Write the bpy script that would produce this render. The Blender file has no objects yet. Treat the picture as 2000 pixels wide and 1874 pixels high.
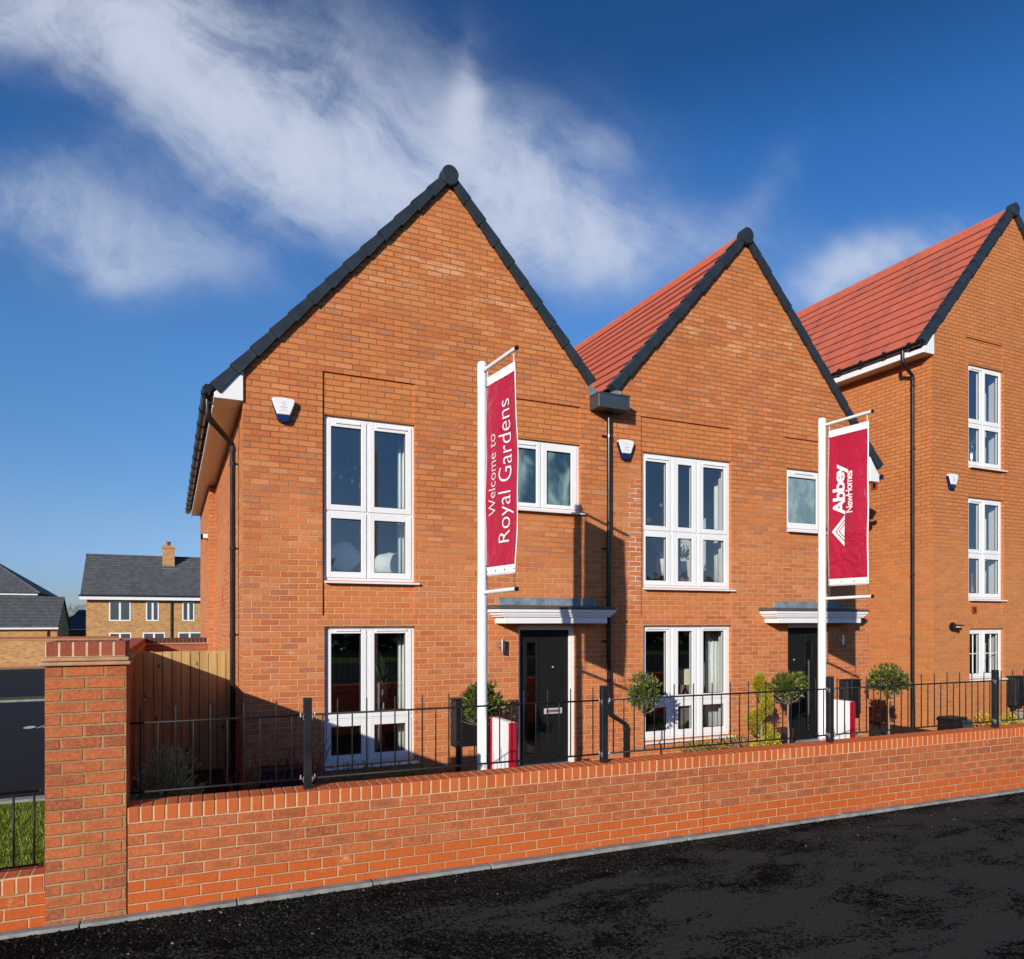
import bpy, bmesh, math, random
from mathutils import Vector, Matrix
R = math.radians
rnd = random.Random(7)
sc = bpy.context.scene
COL = sc.collection

# ------------------------------------------------------------------ helpers
class MB:
    """collects shapes; build() links them as one mesh object"""
    def __init__(s): s.v = []; s.f = []; s.m = []; s.mi = 0
    def raw(s, vs, fs):
        o = len(s.v); s.v += [tuple(p) for p in vs]
        for f in fs: s.f.append([i + o for i in f]); s.m.append(s.mi)
    def box(s, x0, x1, y0, y1, z0, z1):
        s.raw([(x0,y0,z0),(x1,y0,z0),(x1,y1,z0),(x0,y1,z0),(x0,y0,z1),(x1,y0,z1),(x1,y1,z1),(x0,y1,z1)],
              [(0,3,2,1),(4,5,6,7),(0,1,5,4),(1,2,6,5),(2,3,7,6),(3,0,4,7)])
    def prism(s, pts, y0, y1):           # polygon in XZ (anticlockwise seen from -Y), extruded along Y
        n = len(pts)
        s.raw([(x,y0,z) for x,z in pts]+[(x,y1,z) for x,z in pts],
              [tuple(range(n)), tuple(range(2*n-1, n-1, -1))]+[(i,i+n,(i+1)%n+n,(i+1)%n) for i in range(n)])
    def prismx(s, pts, x0, x1):          # polygon in YZ, extruded along X
        n = len(pts)
        s.raw([(x0,y,z) for y,z in pts]+[(x1,y,z) for y,z in pts],
              [tuple(range(n-1,-1,-1)), tuple(range(n, 2*n))]+[((i+1)%n,(i+1)%n+n,i+n,i) for i in range(n)])
    def tube(s, pts, r, n=10, cap=True):
        pts = [Vector(p) for p in pts]; rings = []
        rr = r if isinstance(r, (list,tuple)) else [r]*len(pts)
        for i, p in enumerate(pts):
            if i == 0: d = pts[1]-p
            elif i == len(pts)-1: d = p-pts[i-1]
            else: d = (pts[i+1]-p).normalized()+(p-pts[i-1]).normalized()
            d.normalize()
            a = Vector((0,0,1)) if abs(d.z) < .9 else Vector((1,0,0))
            u = d.cross(a).normalized(); w = d.cross(u)
            rings.append([p+u*math.cos(2*math.pi*k/n)*rr[i]+w*math.sin(2*math.pi*k/n)*rr[i] for k in range(n)])
        vs = [q for g in rings for q in g]; fs = []
        for i in range(len(pts)-1):
            for k in range(n):
                a,b = i*n+k, i*n+(k+1)%n
                fs.append((a, b, b+n, a+n))
        if cap:
            fs.append(tuple(range(n-1,-1,-1))); fs.append(tuple(range(len(vs)-n, len(vs))))
        s.raw(vs, fs)
    def lathe(s, cx, cy, prof, n=20):    # profile (r, z)
        vs = []; fs = []
        for r, z in prof:
            vs += [(cx+r*math.cos(2*math.pi*k/n), cy+r*math.sin(2*math.pi*k/n), z) for k in range(n)]
        for i in range(len(prof)-1):
            for k in range(n):
                a,b = i*n+k, i*n+(k+1)%n
                fs.append((a,b,b+n,a+n))
        fs.append(tuple(range(n-1,-1,-1))); fs.append(tuple(range(len(vs)-n,len(vs))))
        s.raw(vs, fs)
    def blob(s, c, r, n=14, m=9, fn=None):
        vs = []; fs = []
        for i in range(m+1):
            t = math.pi*i/m
            for k in range(n):
                p = 2*math.pi*k/n
                d = Vector((math.sin(t)*math.cos(p), math.sin(t)*math.sin(p), math.cos(t)))
                q = fn(d) if fn else 1
                vs.append((c[0]+d.x*r[0]*q, c[1]+d.y*r[1]*q, c[2]+d.z*r[2]*q))
        for i in range(m):
            for k in range(n):
                a,b = i*n+k, i*n+(k+1)%n
                fs.append((a, a+n, b+n, b))
        s.raw(vs, fs)
    def leaf(s, p, d, up, L, W):         # folded leaf
        d = d.normalized(); sd = d.cross(up)
        if sd.length < 1e-4: sd = Vector((1,0,0))
        sd.normalize(); nn = sd.cross(d)
        mid = p+d*L*.45
        s.raw([p, mid+sd*W*.5+nn*W*.15, p+d*L, mid-sd*W*.5+nn*W*.15], [(0,1,2),(0,2,3)])
    def build(s, name, mat, parent=None, smooth=False, keep=True):
        me = bpy.data.meshes.new(name); me.from_pydata(s.v, [], s.f); me.update()
        for m in (mat if isinstance(mat, (list,tuple)) else [mat]): me.materials.append(m)
        if max(s.m, default=0): me.polygons.foreach_set('material_index', s.m)
        if smooth: me.polygons.foreach_set('use_smooth', [True]*len(me.polygons))
        o = bpy.data.objects.new(name, me); COL.objects.link(o)
        if parent:
            o.parent = parent
            if keep: o.matrix_parent_inverse = parent_world(parent).inverted()
        return o

def parent_world(p):
    m = p.matrix_basis.copy()
    if p.parent: m = parent_world(p.parent) @ p.matrix_parent_inverse @ m
    return m
def tag(o, label=None, cat=None, group=None, kind=None):
    if label: o['label'] = label
    if cat: o['category'] = cat
    if group: o['group'] = group
    if kind: o['kind'] = kind
    return o
def empty(name, loc=(0,0,0), rz=0):
    o = bpy.data.objects.new(name, None); COL.objects.link(o)
    o.location = loc; o.rotation_euler = (0,0,rz); o.empty_display_size = .2
    return o
def copy_tree(o, parent=None):
    c = o.copy(); COL.objects.link(c)
    if parent: c.parent = parent
    for ch in list(o.children): copy_tree(ch, c)
    return c
def smooth_by_angle(o, deg=35):
    me = o.data; me.polygons.foreach_set('use_smooth', [True]*len(me.polygons))
    bm = bmesh.new(); bm.from_mesh(me)
    for e in bm.edges:
        if len(e.link_faces) == 2 and e.calc_face_angle(0) > R(deg): e.smooth = False
    bm.to_mesh(me); bm.free()
    return o
def bevel(o, w, seg=2):
    m = o.modifiers.new('bevel', 'BEVEL'); m.width = w; m.segments = seg; m.limit_method = 'ANGLE'; m.angle_limit = R(40)
    return o
def boolean(o, cutters):
    tmp = []
    for mb in cutters:
        c = mb.build('cutter', MT['white']); tmp.append(c)
        m = o.modifiers.new('b', 'BOOLEAN'); m.object = c; m.operation = 'DIFFERENCE'; m.solver = 'EXACT'
    dg = bpy.context.evaluated_depsgraph_get(); dg.update()
    me = bpy.data.meshes.new_from_object(o.evaluated_get(dg))
    o.modifiers.clear(); old = o.data; o.data = me; me.name = old.name
    bpy.data.meshes.remove(old)
    for c in tmp:
        d = c.data; bpy.data.objects.remove(c); bpy.data.meshes.remove(d)
    return o

# ------------------------------------------------------------------ materials
class NT:
    def __init__(s, name):
        s.mat = bpy.data.materials.new(name); s.mat.use_nodes = True
        s.t = s.mat.node_tree; s.t.nodes.clear()
    def n(s, typ, **kw):
        x = s.t.nodes.new(typ)
        for k, v in kw.items(): setattr(x, k, v)
        return x
    def L(s, a, b): s.t.links.new(a, b)
    def put(s, sock, v):
        if hasattr(v, 'is_output') or hasattr(v, 'links'): s.L(v, sock)
        else: sock.default_value = v
    def m(s, op, a, b=0.0, c=None, clamp=False):
        x = s.n('ShaderNodeMath', operation=op, use_clamp=clamp)
        s.put(x.inputs[0], a); s.put(x.inputs[1], b)
        if c is not None: s.put(x.inputs[2], c)
        return x.outputs[0]
    def xyz(s, x, y, z=0.0):
        c = s.n('ShaderNodeCombineXYZ')
        for i, v in enumerate((x, y, z)): s.put(c.inputs[i], v)
        return c.outputs[0]
    def sep(s, v):
        c = s.n('ShaderNodeSeparateXYZ'); s.L(v, c.inputs[0]); return c.outputs
    def noise(s, v, scale, detail=3, rough=.5, dist=0):
        x = s.n('ShaderNodeTexNoise'); s.L(v, x.inputs['Vector'])
        x.inputs['Scale'].default_value = scale; x.inputs['Detail'].default_value = detail
        x.inputs['Roughness'].default_value = rough; x.inputs['Distortion'].default_value = dist
        return x.outputs['Fac']
    def ramp(s, fac, stops, interp='LINEAR'):
        x = s.n('ShaderNodeValToRGB'); cr = x.color_ramp; cr.interpolation = interp
        while len(cr.elements) < len(stops): cr.elements.new(.5)
        for e, (p, c) in zip(cr.elements, stops):
            e.position = p; e.color = (c if len(c) == 4 else (*c, 1)) if not isinstance(c, (int,float)) else (c,c,c,1)
        s.put(x.inputs[0], fac); return x.outputs[0]
    def mix(s, fac, a, b, typ='MIX'):
        x = s.n('ShaderNodeMix', data_type='RGBA', blend_type=typ)
        s.put(x.inputs[0], fac)
        for sk, v in ((x.inputs[6], a), (x.inputs[7], b)):
            s.put(sk, (*v, 1) if isinstance(v, tuple) and len(v) == 3 else v)
        return x.outputs[2]
    def smooth(s, v, a, b, o0=0.0, o1=1.0):
        x = s.n('ShaderNodeMapRange', interpolation_type='SMOOTHSTEP')
        s.put(x.inputs[0], v)
        for i, q in enumerate((a, b, o0, o1)): x.inputs[i+1].default_value = q
        return x.outputs[0]
    def obj(s): return s.n('ShaderNodeTexCoord').outputs['Object']
    def bsdf(s, color, rough=.6, spec=.3, metal=0.0, bump=None, bstr=.3, bdist=.01, **kw):
        b = s.n('ShaderNodeBsdfPrincipled'); o = s.n('ShaderNodeOutputMaterial')
        s.put(b.inputs['Base Color'], (*color, 1) if isinstance(color, tuple) and len(color) == 3 else color)
        s.put(b.inputs['Roughness'], rough); b.inputs['Specular IOR Level'].default_value = spec
        b.inputs['Metallic'].default_value = metal
        for k, v in kw.items(): s.put(b.inputs[k.replace('_', ' ')], v)
        if bump is not None:
            bn = s.n('ShaderNodeBump'); bn.inputs['Strength'].default_value = bstr; bn.inputs['Distance'].default_value = bdist
            s.L(bump, bn.inputs['Height']); s.L(bn.outputs[0], b.inputs['Normal'])
        s.L(b.outputs[0], o.inputs[0]); return s.mat

def plain(name, col, rough=.5, spec=.4, metal=0.0, var=.08, scale=6.0, bump=0.0):
    t = NT(name); v = t.obj()
    nz = t.noise(v, scale, 4)
    c = t.mix(t.ramp(nz, [(.3, 0.0), (.7, 1.0)]), tuple(max(0, x*(1-var)) for x in col), tuple(min(1, x*(1+var)) for x in col))
    r = t.smooth(nz, .2, .8, max(.02, rough-.06), min(1, rough+.06))
    return t.bsdf(c, r, spec, metal, bump=t.noise(v, scale*12, 3) if bump else None, bstr=bump, bdist=.003)

def brick(name, cols, mortar, ln=.225, ht=.075, joint=.010, z0=0.0, smudge=0.0, eng=None, chalk=.25, x0=0.0, stain=.3, bs=1.0, pale=None, salt=False):
    """stretcher-bond brickwork laid out in metres on whichever face it is on"""
    t = NT(name); tc = t.n('ShaderNodeTexCoord')
    x, y, z = t.sep(tc.outputs['Object']); nx, ny, nz = t.sep(tc.outputs['Normal'])
    side = t.m('GREATER_THAN', t.m('ABSOLUTE', nx), .7)
    top = t.m('GREATER_THAN', t.m('ABSOLUTE', nz), .7)
    h = t.m('ADD', t.m('MULTIPLY', side, y), t.m('MULTIPLY', t.m('SUBTRACT', 1.0, side), x))
    vv = t.m('ADD', t.m('MULTIPLY', top, y), t.m('MULTIPLY', t.m('SUBTRACT', 1.0, top), z))
    # gentle wobble so that courses are not ruler-straight
    wob = t.noise(t.xyz(h, vv), 1.3, 2)
    wob2 = t.noise(t.xyz(h, vv, 5.0), 9.0, 2)
    vz = t.m('ADD', t.m('SUBTRACT', vv, z0), t.m('ADD', t.m('MULTIPLY', t.m('SUBTRACT', wob, .5), .012), t.m('MULTIPLY', t.m('SUBTRACT', wob2, .5), .005)))
    row = t.m('FLOOR', t.m('DIVIDE', vz, ht))
    par = t.m('MODULO', t.m('ABSOLUTE', row), 2.0)
    jit = t.n('ShaderNodeTexWhiteNoise', noise_dimensions='1D'); t.L(row, jit.inputs['W'])
    hx = t.m('ADD', t.m('ADD', t.m('SUBTRACT', h, x0), t.m('MULTIPLY', par, ln*.5)), t.m('MULTIPLY', jit.outputs['Value'], .022))
    hx = t.m('ADD', hx, t.m('MULTIPLY', t.m('SUBTRACT', wob2, .5), .006))
    q = t.m('DIVIDE', hx, ln); colm = t.m('FLOOR', q)
    fx = t.m('MULTIPLY', t.m('SUBTRACT', q, colm), ln)
    fz = t.m('MULTIPLY', t.m('SUBTRACT', t.m('DIVIDE', vz, ht), row), ht)
    dx = t.m('MINIMUM', fx, t.m('SUBTRACT', ln, fx)); dz = t.m('MINIMUM', fz, t.m('SUBTRACT', ht, fz))
    d = t.m('MINIMUM', dx, dz)
    rough_edge = t.m('MULTIPLY', t.m('SUBTRACT', t.noise(t.xyz(h, vv, 2.0), 70, 2), .5), .0035)
    body = t.smooth(t.m('ADD', d, rough_edge), joint*.5-.0012, joint*.5+.0022)
    wn = t.n('ShaderNodeTexWhiteNoise', noise_dimensions='2D'); t.L(t.xyz(row, colm), wn.inputs['Vector'])
    rv = wn.outputs['Value']
    c = t.ramp(rv, cols)
    # within-brick mottling
    fine = t.noise(t.xyz(h, vv, rv), 45, 4, .65)
    c = t.mix(t.smooth(fine, .32, .72, 0, .8), c, t.mix(.55, c, (.66,.27,.12)))
    c = t.mix(t.smooth(t.noise(t.xyz(t.m('MULTIPLY', h, .5), vv, rv), 90, 3, .7), .5, .72, 0, .45), c, t.mix(.6, c, (.26,.07,.03)))
    c = t.mix(t.smooth(t.noise(t.xyz(h, vv, 9.0), 160, 2), .56, .72, 0, .35), c, (.16,.05,.03))
    if smudge:  # kiss marks in the middle of the bricks
        mx = t.smooth(t.m('ADD', dx, t.m('MULTIPLY', t.m('SUBTRACT', fine, .5), .05)), .035, .075)
        mz = t.smooth(dz, .012, .026)
        pick = t.smooth(t.m('FRACT', t.m('MULTIPLY', rv, 7.31)), .25, .8)
        k = t.m('MULTIPLY', t.m('MULTIPLY', mx, mz), t.m('MULTIPLY', pick, smudge))
        c = t.mix(k, c, (.20,.095,.04))
    if eng is not None:
        e = t.m('LESS_THAN', vz, eng)
        c = t.mix(t.m('MULTIPLY', e, .92), c, t.mix(t.smooth(fine, .3, .7), (.57,.125,.024), (.5,.10,.022)))
    big = t.noise(t.xyz(h, vv, 3.0), .55, 5, .6)
    c = t.mix(t.smooth(big, .35, .7, 0, stain), c, t.mix(1.0, c, (.72,.66,.6), 'MULTIPLY'))
    streak = t.noise(t.xyz(t.m('MULTIPLY', h, 2.6), t.m('MULTIPLY', vv, 7.0), 4.0), 1.0, 4, .6)
    if salt:
        pn = t.m('MULTIPLY', t.m('GREATER_THAN', y, 9.49), t.m('LESS_THAN', y, 9.53))
        c = t.mix(t.m('MULTIPLY', pn, .45), c, (.60,.205,.058))
        hi = t.smooth(t.m('ADD', z, t.m('MULTIPLY', t.m('SUBTRACT', t.noise(t.xyz(h, vv, 21.0), .7, 4), .5), 3.0)), 5.2, 7.2, 0, .35)
        c = t.mix(hi, c, t.mix(1.0, c, (1.06,1.12,.98), 'MULTIPLY'))
        lo = t.smooth(t.m('ADD', z, t.m('MULTIPLY', t.m('SUBTRACT', t.noise(t.xyz(h, vv, 25.0), .5, 4), .5), 3.0)), 3.2, 1.6, 0, .5)
        c = t.mix(lo, c, t.mix(1.0, c, (.98,.88,.95), 'MULTIPLY'))
        bl = t.m('MULTIPLY', t.smooth(z, 6.1, 6.5), t.smooth(z, 7.2, 6.8))
        bl = t.m('MULTIPLY', bl, t.smooth(t.noise(t.xyz(t.m('MULTIPLY', h, 2.2), t.m('MULTIPLY', vv, 6.0), 31.0), 1.0, 4, .6), .5, .66, 0, .45))
        c = t.mix(bl, c, (.80,.48,.26))
    ck = t.m('MULTIPLY', t.smooth(streak, .58, .78), t.smooth(t.noise(t.xyz(h, vv, 6.0), 22, 3), .4, .65, .0, chalk))
    c = t.mix(ck, c, (.78,.5,.3))
    mc = t.mix(t.smooth(t.noise(t.xyz(h, vv, 1.0), 2.2, 4), .35, .65), mortar[0], mortar[1])
    mc = t.mix(t.smooth(t.noise(t.xyz(h, vv, 8.0), 60, 2), .3, .7, 0, .5), mc, t.mix(1.0, mc, (.7,.66,.6), 'MULTIPLY'))
    if pale is not None:   # lighter, fresher pointing on the lower storey
        k = t.smooth(t.m('ADD', vv, t.m('MULTIPLY', t.m('SUBTRACT', t.noise(t.xyz(h, vv, 12.0), .8, 4), .5), 4.5)), 4.6, 2.4)
        mc = t.mix(k, mc, pale)
    if salt:               # white salts bleeding from the joints beside the valley pipe
        kk = t.m('MULTIPLY', t.smooth(x, 6.30, 6.50), t.smooth(x, 6.68, 6.58))
        kk = t.m('MULTIPLY', kk, t.m('MULTIPLY', t.smooth(z, 4.5, 3.6), t.smooth(z, 1.9, 2.6)))
        kk = t.m('MULTIPLY', kk, t.smooth(t.noise(t.xyz(h, vv, 15.0), 7, 3), .35, .55))
        mc = t.mix(kk, mc, (.85,.80,.74))
    c = t.mix(body, mc, c)
    hgt = t.m('ADD', body, t.m('MULTIPLY', fine, .35))
    hgt = t.m('ADD', hgt, t.m('MULTIPLY', rv, .35))
    return t.bsdf(c, .86, .2, bump=hgt, bstr=bs, bdist=.011)

MT = {}
MT['white'] = plain('white_pvc', (.80,.80,.80), .32, .4, var=.03, scale=2)
MT['brick_front'] = brick('orange_red_brick', [(0,(.56,.168,.052)),(.3,(.63,.205,.060)),(.6,(.48,.128,.045)),(.85,(.61,.22,.078)),(.93,(.66,.26,.11)),(.97,(.46,.17,.085)),(1,(.40,.15,.085))],
                          ((.42,.19,.072),(.33,.145,.056)), joint=.0105, chalk=.6, pale=(.74,.40,.20), salt=True)
MT['brick_third'] = brick('buff_orange_brick', [(0,(.54,.175,.048)),(.35,(.61,.205,.056)),(.7,(.50,.155,.047)),(.9,(.58,.21,.067)),(1,(.42,.16,.072))],
                          ((.40,.19,.072),(.30,.135,.05)), joint=.0105, chalk=.4, x0=.07, pale=(.60,.33,.14))
MT['brick_wall'] = brick('garden_wall_brick', [(0,(.43,.098,.028)),(.4,(.50,.120,.032)),(.7,(.37,.082,.028)),(.88,(.45,.120,.048)),(1,(.30,.070,.031))],
                         ((.68,.40,.23),(.58,.31,.16)), joint=.0098, z0=.629-.075*9, smudge=.42, eng=.075*3.98, chalk=.6, stain=.3)
MT['brick_pier'] = brick('pier_brick', [(0,(.45,.110,.036)),(.4,(.50,.128,.040)),(.75,(.40,.094,.036)),(1,(.30,.072,.034))],
                         ((.50,.32,.17),(.40,.23,.11)), joint=.0125, z0=.0, x0=-.702-.006, smudge=.35, chalk=.15, stain=.25)
MT['brick_brown'] = brick('brown_brick', [(0,(.30,.085,.045)),(.5,(.36,.10,.05)),(1,(.24,.075,.05))], ((.4,.25,.15),(.3,.18,.1)), chalk=.1)
MT['brick_yellow'] = brick('yellow_stock_brick', [(0,(.58,.33,.115)),(.4,(.66,.41,.165)),(.75,(.52,.28,.10)),(1,(.42,.20,.08))], ((.55,.38,.2),(.5,.33,.17)), chalk=.1)

def roof_red(name, streak):
    t = NT(name); x, y, z = t.sep(t.obj()); g = t.n('ShaderNodeNewGeometry'); rp = g.outputs['Random Per Island']
    yy = t.m('ADD', y, t.m('MULTIPLY', rp, 3.0))
    q = t.m('DIVIDE', yy, .30); cl = t.m('FLOOR', q); f = t.m('MULTIPLY', t.m('SUBTRACT', q, cl), .30)
    j = t.smooth(t.m('MINIMUM', f, t.m('SUBTRACT', .30, f)), .0, .004)
    wn = t.n('ShaderNodeTexWhiteNoise', noise_dimensions='2D'); t.L(t.xyz(rp, cl), wn.inputs['Vector'])
    c = t.ramp(wn.outputs['Value'], [(0,(.50,.112,.062)),(.5,(.54,.130,.074)),(1,(.51,.118,.068))])
    n1 = t.noise(t.xyz(t.m('MULTIPLY', y, 2.2), t.m('MULTIPLY', z, .9), 0.0), 1.0, 5, .65, .4)
    c = t.mix(t.smooth(n1, .46, .68, 0, streak), c, (.24,.085,.085))
    c = t.mix(t.smooth(t.noise(t.xyz(x, y, z), 9, 5), .4, .75, 0, .35), c, (.58,.18,.11))
    c = t.mix(j, (.34,.08,.055), c)
    return t.bsdf(c, .78, .25, bump=t.noise(t.xyz(x,y,z), 60, 3), bstr=.2, bdist=.004)
MT['roof_red'] = roof_red('red_flat_tiles', .22); MT['roof_third'] = roof_red('red_tiles_streaked', .62)
def roof_slate():
    t = NT('grey_slate_tiles'); x, y, z = t.sep(t.obj())
    row = t.m('FLOOR', t.m('DIVIDE', z, .22)); q = t.m('DIVIDE', t.m('ADD', x, t.m('MULTIPLY', t.m('MODULO', t.m('ABSOLUTE', row), 2.0), .15)), .3)
    wn = t.n('ShaderNodeTexWhiteNoise', noise_dimensions='2D'); t.L(t.xyz(row, t.m('FLOOR', q)), wn.inputs['Vector'])
    fz = t.m('FRACT', t.m('DIVIDE', z, .22))
    c = t.ramp(wn.outputs['Value'], [(0,(.075,.08,.09)),(1,(.11,.115,.125))])
    c = t.mix(t.smooth(fz, .0, .22, .65, 0), c, (.035,.037,.042))
    return t.bsdf(c, .7, .3, bump=fz, bstr=.5, bdist=.02)
MT['slate'] = roof_slate()
MT['verge'] = plain('anthracite_verge', (.022,.030,.038), .42, .45, var=.18, scale=5)
MT['hopper'] = plain('slate_blue_metal', (.040,.056,.068), .38, .45, var=.1, scale=4)
MT['black'] = plain('black_upvc', (.012,.012,.013), .28, .5, var=.2, scale=4)
MT['black_metal'] = plain('black_powder_coat', (.013,.013,.015), .55, .35, var=.25, scale=9, bump=.05)
MT['pole'] = plain('white_pole_paint', (.80,.80,.79), .35, .4, var=.03, scale=1.5)
MT['lead'] = plain('lead_sheet', (.20,.24,.27), .55, .4, .1, var=.3, scale=7, bump=.15)
MT['soffit'] = plain('white_soffit', (.72,.71,.70), .35, .4, var=.04)
MT['canopy_top'] = plain('grey_canopy_cover', (.085,.085,.085), .6, .3, var=.2)
MT['flap'] = plain('mauve_letter_flap', (.20,.15,.17), .35, .5, .3)  # mauve flap colour, darker than the silver plate
MT['silver'] = plain('satin_silver', (.62,.60,.60), .3, .5, .25, var=.05)
MT['steel'] = plain('brushed_steel', (.55,.55,.54), .3, .5, 1.0, var=.08)
MT['zinc'] = plain('zinc_bolt', (.6,.6,.62), .35, .5, .8)
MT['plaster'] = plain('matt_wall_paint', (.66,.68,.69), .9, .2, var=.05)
MT['dark_room'] = plain('dim_room_tone', (.20,.20,.19), .9, .2, var=.05)  # dimness of the ground-floor rooms put into the wall colour
MT['fabric_white'] = plain('white_cotton', (.72,.75,.76), .9, .1, var=.06, scale=20)
MT['curtain'] = plain('sheer_grey_curtain', (.80,.82,.80), .9, .1, var=.06, scale=20)
MT['crimson'] = plain('crimson_gloss', (.46,.008,.030), .35, .45, var=.06)
MT['plum'] = plain('plum_ceramic', (.060,.022,.030), .4, .4, var=.1)
MT['navy'] = plain('navy_plastic', (.012,.016,.035), .5, .4, var=.2)
MT['copper'] = plain('copper_disc', (.7,.32,.18), .35, .5, .6)
MT['cream'] = plain('cream_shade', (.72,.66,.46), .8, .2)
MT['purple'] = plain('purple_velvet', (.10,.035,.085), .85, .2)
MT['blue_lens'] = plain('blue_lens', (.006,.016,.10), .25, .5)
MT['grey_ink'] = plain('grey_print', (.30,.32,.34), .6, .3)
MT['terracotta'] = plain('terracotta_vent', (.26,.055,.022), .8, .2, var=.2, scale=30)
MT['dark'] = plain('dark_recess', (.012,.010,.009), .9, .1)
MT['rubber'] = plain('black_rubber_cap', (.012,.012,.012), .5, .3)
MT['chain'] = plain('rusty_chain', (.22,.16,.12), .5, .4, .6)
MT['red_slot'] = plain('red_plastic_slot', (.5,.05,.03), .6, .3)

def mat_glass(name, rough=0.0, tint=(1,1,1), refl=4.8):
    t = NT(name); tr = t.n('ShaderNodeBsdfTransparent'); tr.inputs[0].default_value = (*tint, 1)
    gl = t.n('ShaderNodeBsdfGlossy'); gl.inputs['Color'].default_value = (.95,.97,1,1); gl.inputs['Roughness'].default_value = rough
    wv = t.n('ShaderNodeBump'); wv.inputs['Strength'].default_value = .012; wv.inputs['Distance'].default_value = .05
    t.L(t.noise(t.obj(), 1.6, 1), wv.inputs['Height']); t.L(wv.outputs[0], gl.inputs['Normal'])
    g = t.n('ShaderNodeNewGeometry'); dp = t.n('ShaderNodeVectorMath', operation='DOT_PRODUCT'); t.L(g.outputs['Incoming'], dp.inputs[0]); t.L(g.outputs['Normal'], dp.inputs[1])
    fz = t.m('ADD', .04, t.m('MULTIPLY', t.m('POWER', t.m('SUBTRACT', 1.0, t.m('ABSOLUTE', dp.outputs['Value'])), 5.0), .96))
    mx = t.n('ShaderNodeMixShader'); o = t.n('ShaderNodeOutputMaterial')
    t.L(t.m('MULTIPLY', fz, refl, clamp=True), mx.inputs[0]); t.L(tr.outputs[0], mx.inputs[1]); t.L(gl.outputs[0], mx.inputs[2])
    t.L(mx.outputs[0], o.inputs[0]); return t.mat
MT['glass'] = mat_glass('window_glass', tint=(.90,.94,.94))
def mat_frost(name, a, b_, sc_):
    t = NT(name); v = t.obj(); x, y, z = t.sep(v)
    n = t.noise(v, 14, 4); big = t.noise(t.xyz(t.m('MULTIPLY', x, 1.6), y, z), sc_, 2, .5, .6)
    return t.bsdf(t.mix(t.smooth(big, .38, .68), a, b_), .22, .7, bump=n, bstr=.06, bdist=.01)
MT['frost'] = mat_frost('obscure_glass', (.14,.23,.26), (.30,.40,.40), 1.8)
MT['frost_blue'] = mat_frost('obscure_blue_glass', (.020,.055,.085), (.20,.32,.31), 2.3)
def mat_wood():
    t = NT('pine_boards'); x, y, z = t.sep(t.obj())
    bd = t.m('FLOOR', t.m('DIVIDE', x, .118))
    wn = t.n('ShaderNodeTexWhiteNoise', noise_dimensions='1D'); t.L(bd, wn.inputs['W'])
    g = t.noise(t.xyz(t.m('MULTIPLY', x, 26.0), t.m('MULTIPLY', z, 1.3), t.m('MULTIPLY', wn.outputs['Value'], 30.0)), 1.0, 5, .6, .8)
    c = t.ramp(g, [(.25,(.33,.19,.07)),(.5,(.52,.34,.13)),(.75,(.60,.42,.18))])
    c = t.mix(t.smooth(wn.outputs['Value'], 0, 1, 0, .4), c, (.30,.20,.085))
    vo = t.n('ShaderNodeTexVoronoi'); t.L(t.xyz(t.m('MULTIPLY', x, 1.0), t.m('MULTIPLY', z, .55), bd), vo.inputs['Vector']); vo.inputs['Scale'].default_value = 5.5
    c = t.mix(t.smooth(vo.outputs['Distance'], .07, .16, .85, 0), c, (.09,.04,.015))
    return t.bsdf(c, .75, .2, bump=g, bstr=.25, bdist=.004)
MT['pine'] = mat_wood()
def mat_door():
    t = NT('black_woodgrain'); x, y, z = t.sep(t.obj())
    g = t.noise(t.xyz(t.m('MULTIPLY', x, 60.0), t.m('MULTIPLY', z, 4.0), 0.0), 1.0, 5, .6, 1.2)
    return t.bsdf(t.mix(g, (.006,.006,.006), (.015,.015,.015)), .5, .22, bump=g, bstr=.25, bdist=.003)
MT['door'] = mat_door()
def mat_leaf(name, a, b, c3, tr=.25):
    t = NT(name); g = t.n('ShaderNodeNewGeometry')
    c = t.ramp(g.outputs['Random Per Island'], [(0, a), (.55, b), (1, c3)])
    p = t.n('ShaderNodeBsdfPrincipled'); t.L(c, p.inputs['Base Color']); p.inputs['Roughness'].default_value = .42; p.inputs['Specular IOR Level'].default_value = .4
    d = t.n('ShaderNodeBsdfTranslucent'); t.L(t.mix(.5, c, (.2,.3,.02)), d.inputs[0])
    m = t.n('ShaderNodeMixShader'); m.inputs[0].default_value = tr; o = t.n('ShaderNodeOutputMaterial')
    t.L(p.outputs[0], m.inputs[1]); t.L(d.outputs[0], m.inputs[2]); t.L(m.outputs[0], o.inputs[0]); return t.mat
MT['bay'] = mat_leaf('bay_leaf', (.045,.065,.012), (.095,.12,.02), (.22,.24,.06), .15)
MT['gold'] = mat_leaf('golden_conifer', (.22,.20,.012), (.42,.36,.02), (.55,.48,.04))
MT['hebe'] = mat_leaf('grey_green_leaf', (.22,.27,.13), (.32,.37,.20), (.42,.44,.28))
MT['low_green'] = mat_leaf('low_green_leaf', (.07,.11,.02), (.13,.18,.04), (.20,.23,.06))
MT['heather'] = mat_leaf('bronze_green_leaf', (.12,.05,.02), (.14,.16,.03), (.38,.33,.04))
MT['yellow_flower'] = mat_leaf('yellow_leaf', (.25,.22,.02), (.55,.45,.02), (.7,.6,.04))
MT['far_leaf'] = mat_leaf('distant_leaf', (.02,.03,.012), (.035,.05,.02), (.06,.075,.03), .1)
MT['twig'] = plain('bare_twig', (.12,.09,.06), .9, .1)
MT['red_stem'] = plain('red_stem', (.25,.03,.025), .6, .3)
MT['bark'] = plain('pale_bark', (.26,.22,.15), .85, .2, var=.3, scale=20, bump=.3)
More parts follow.
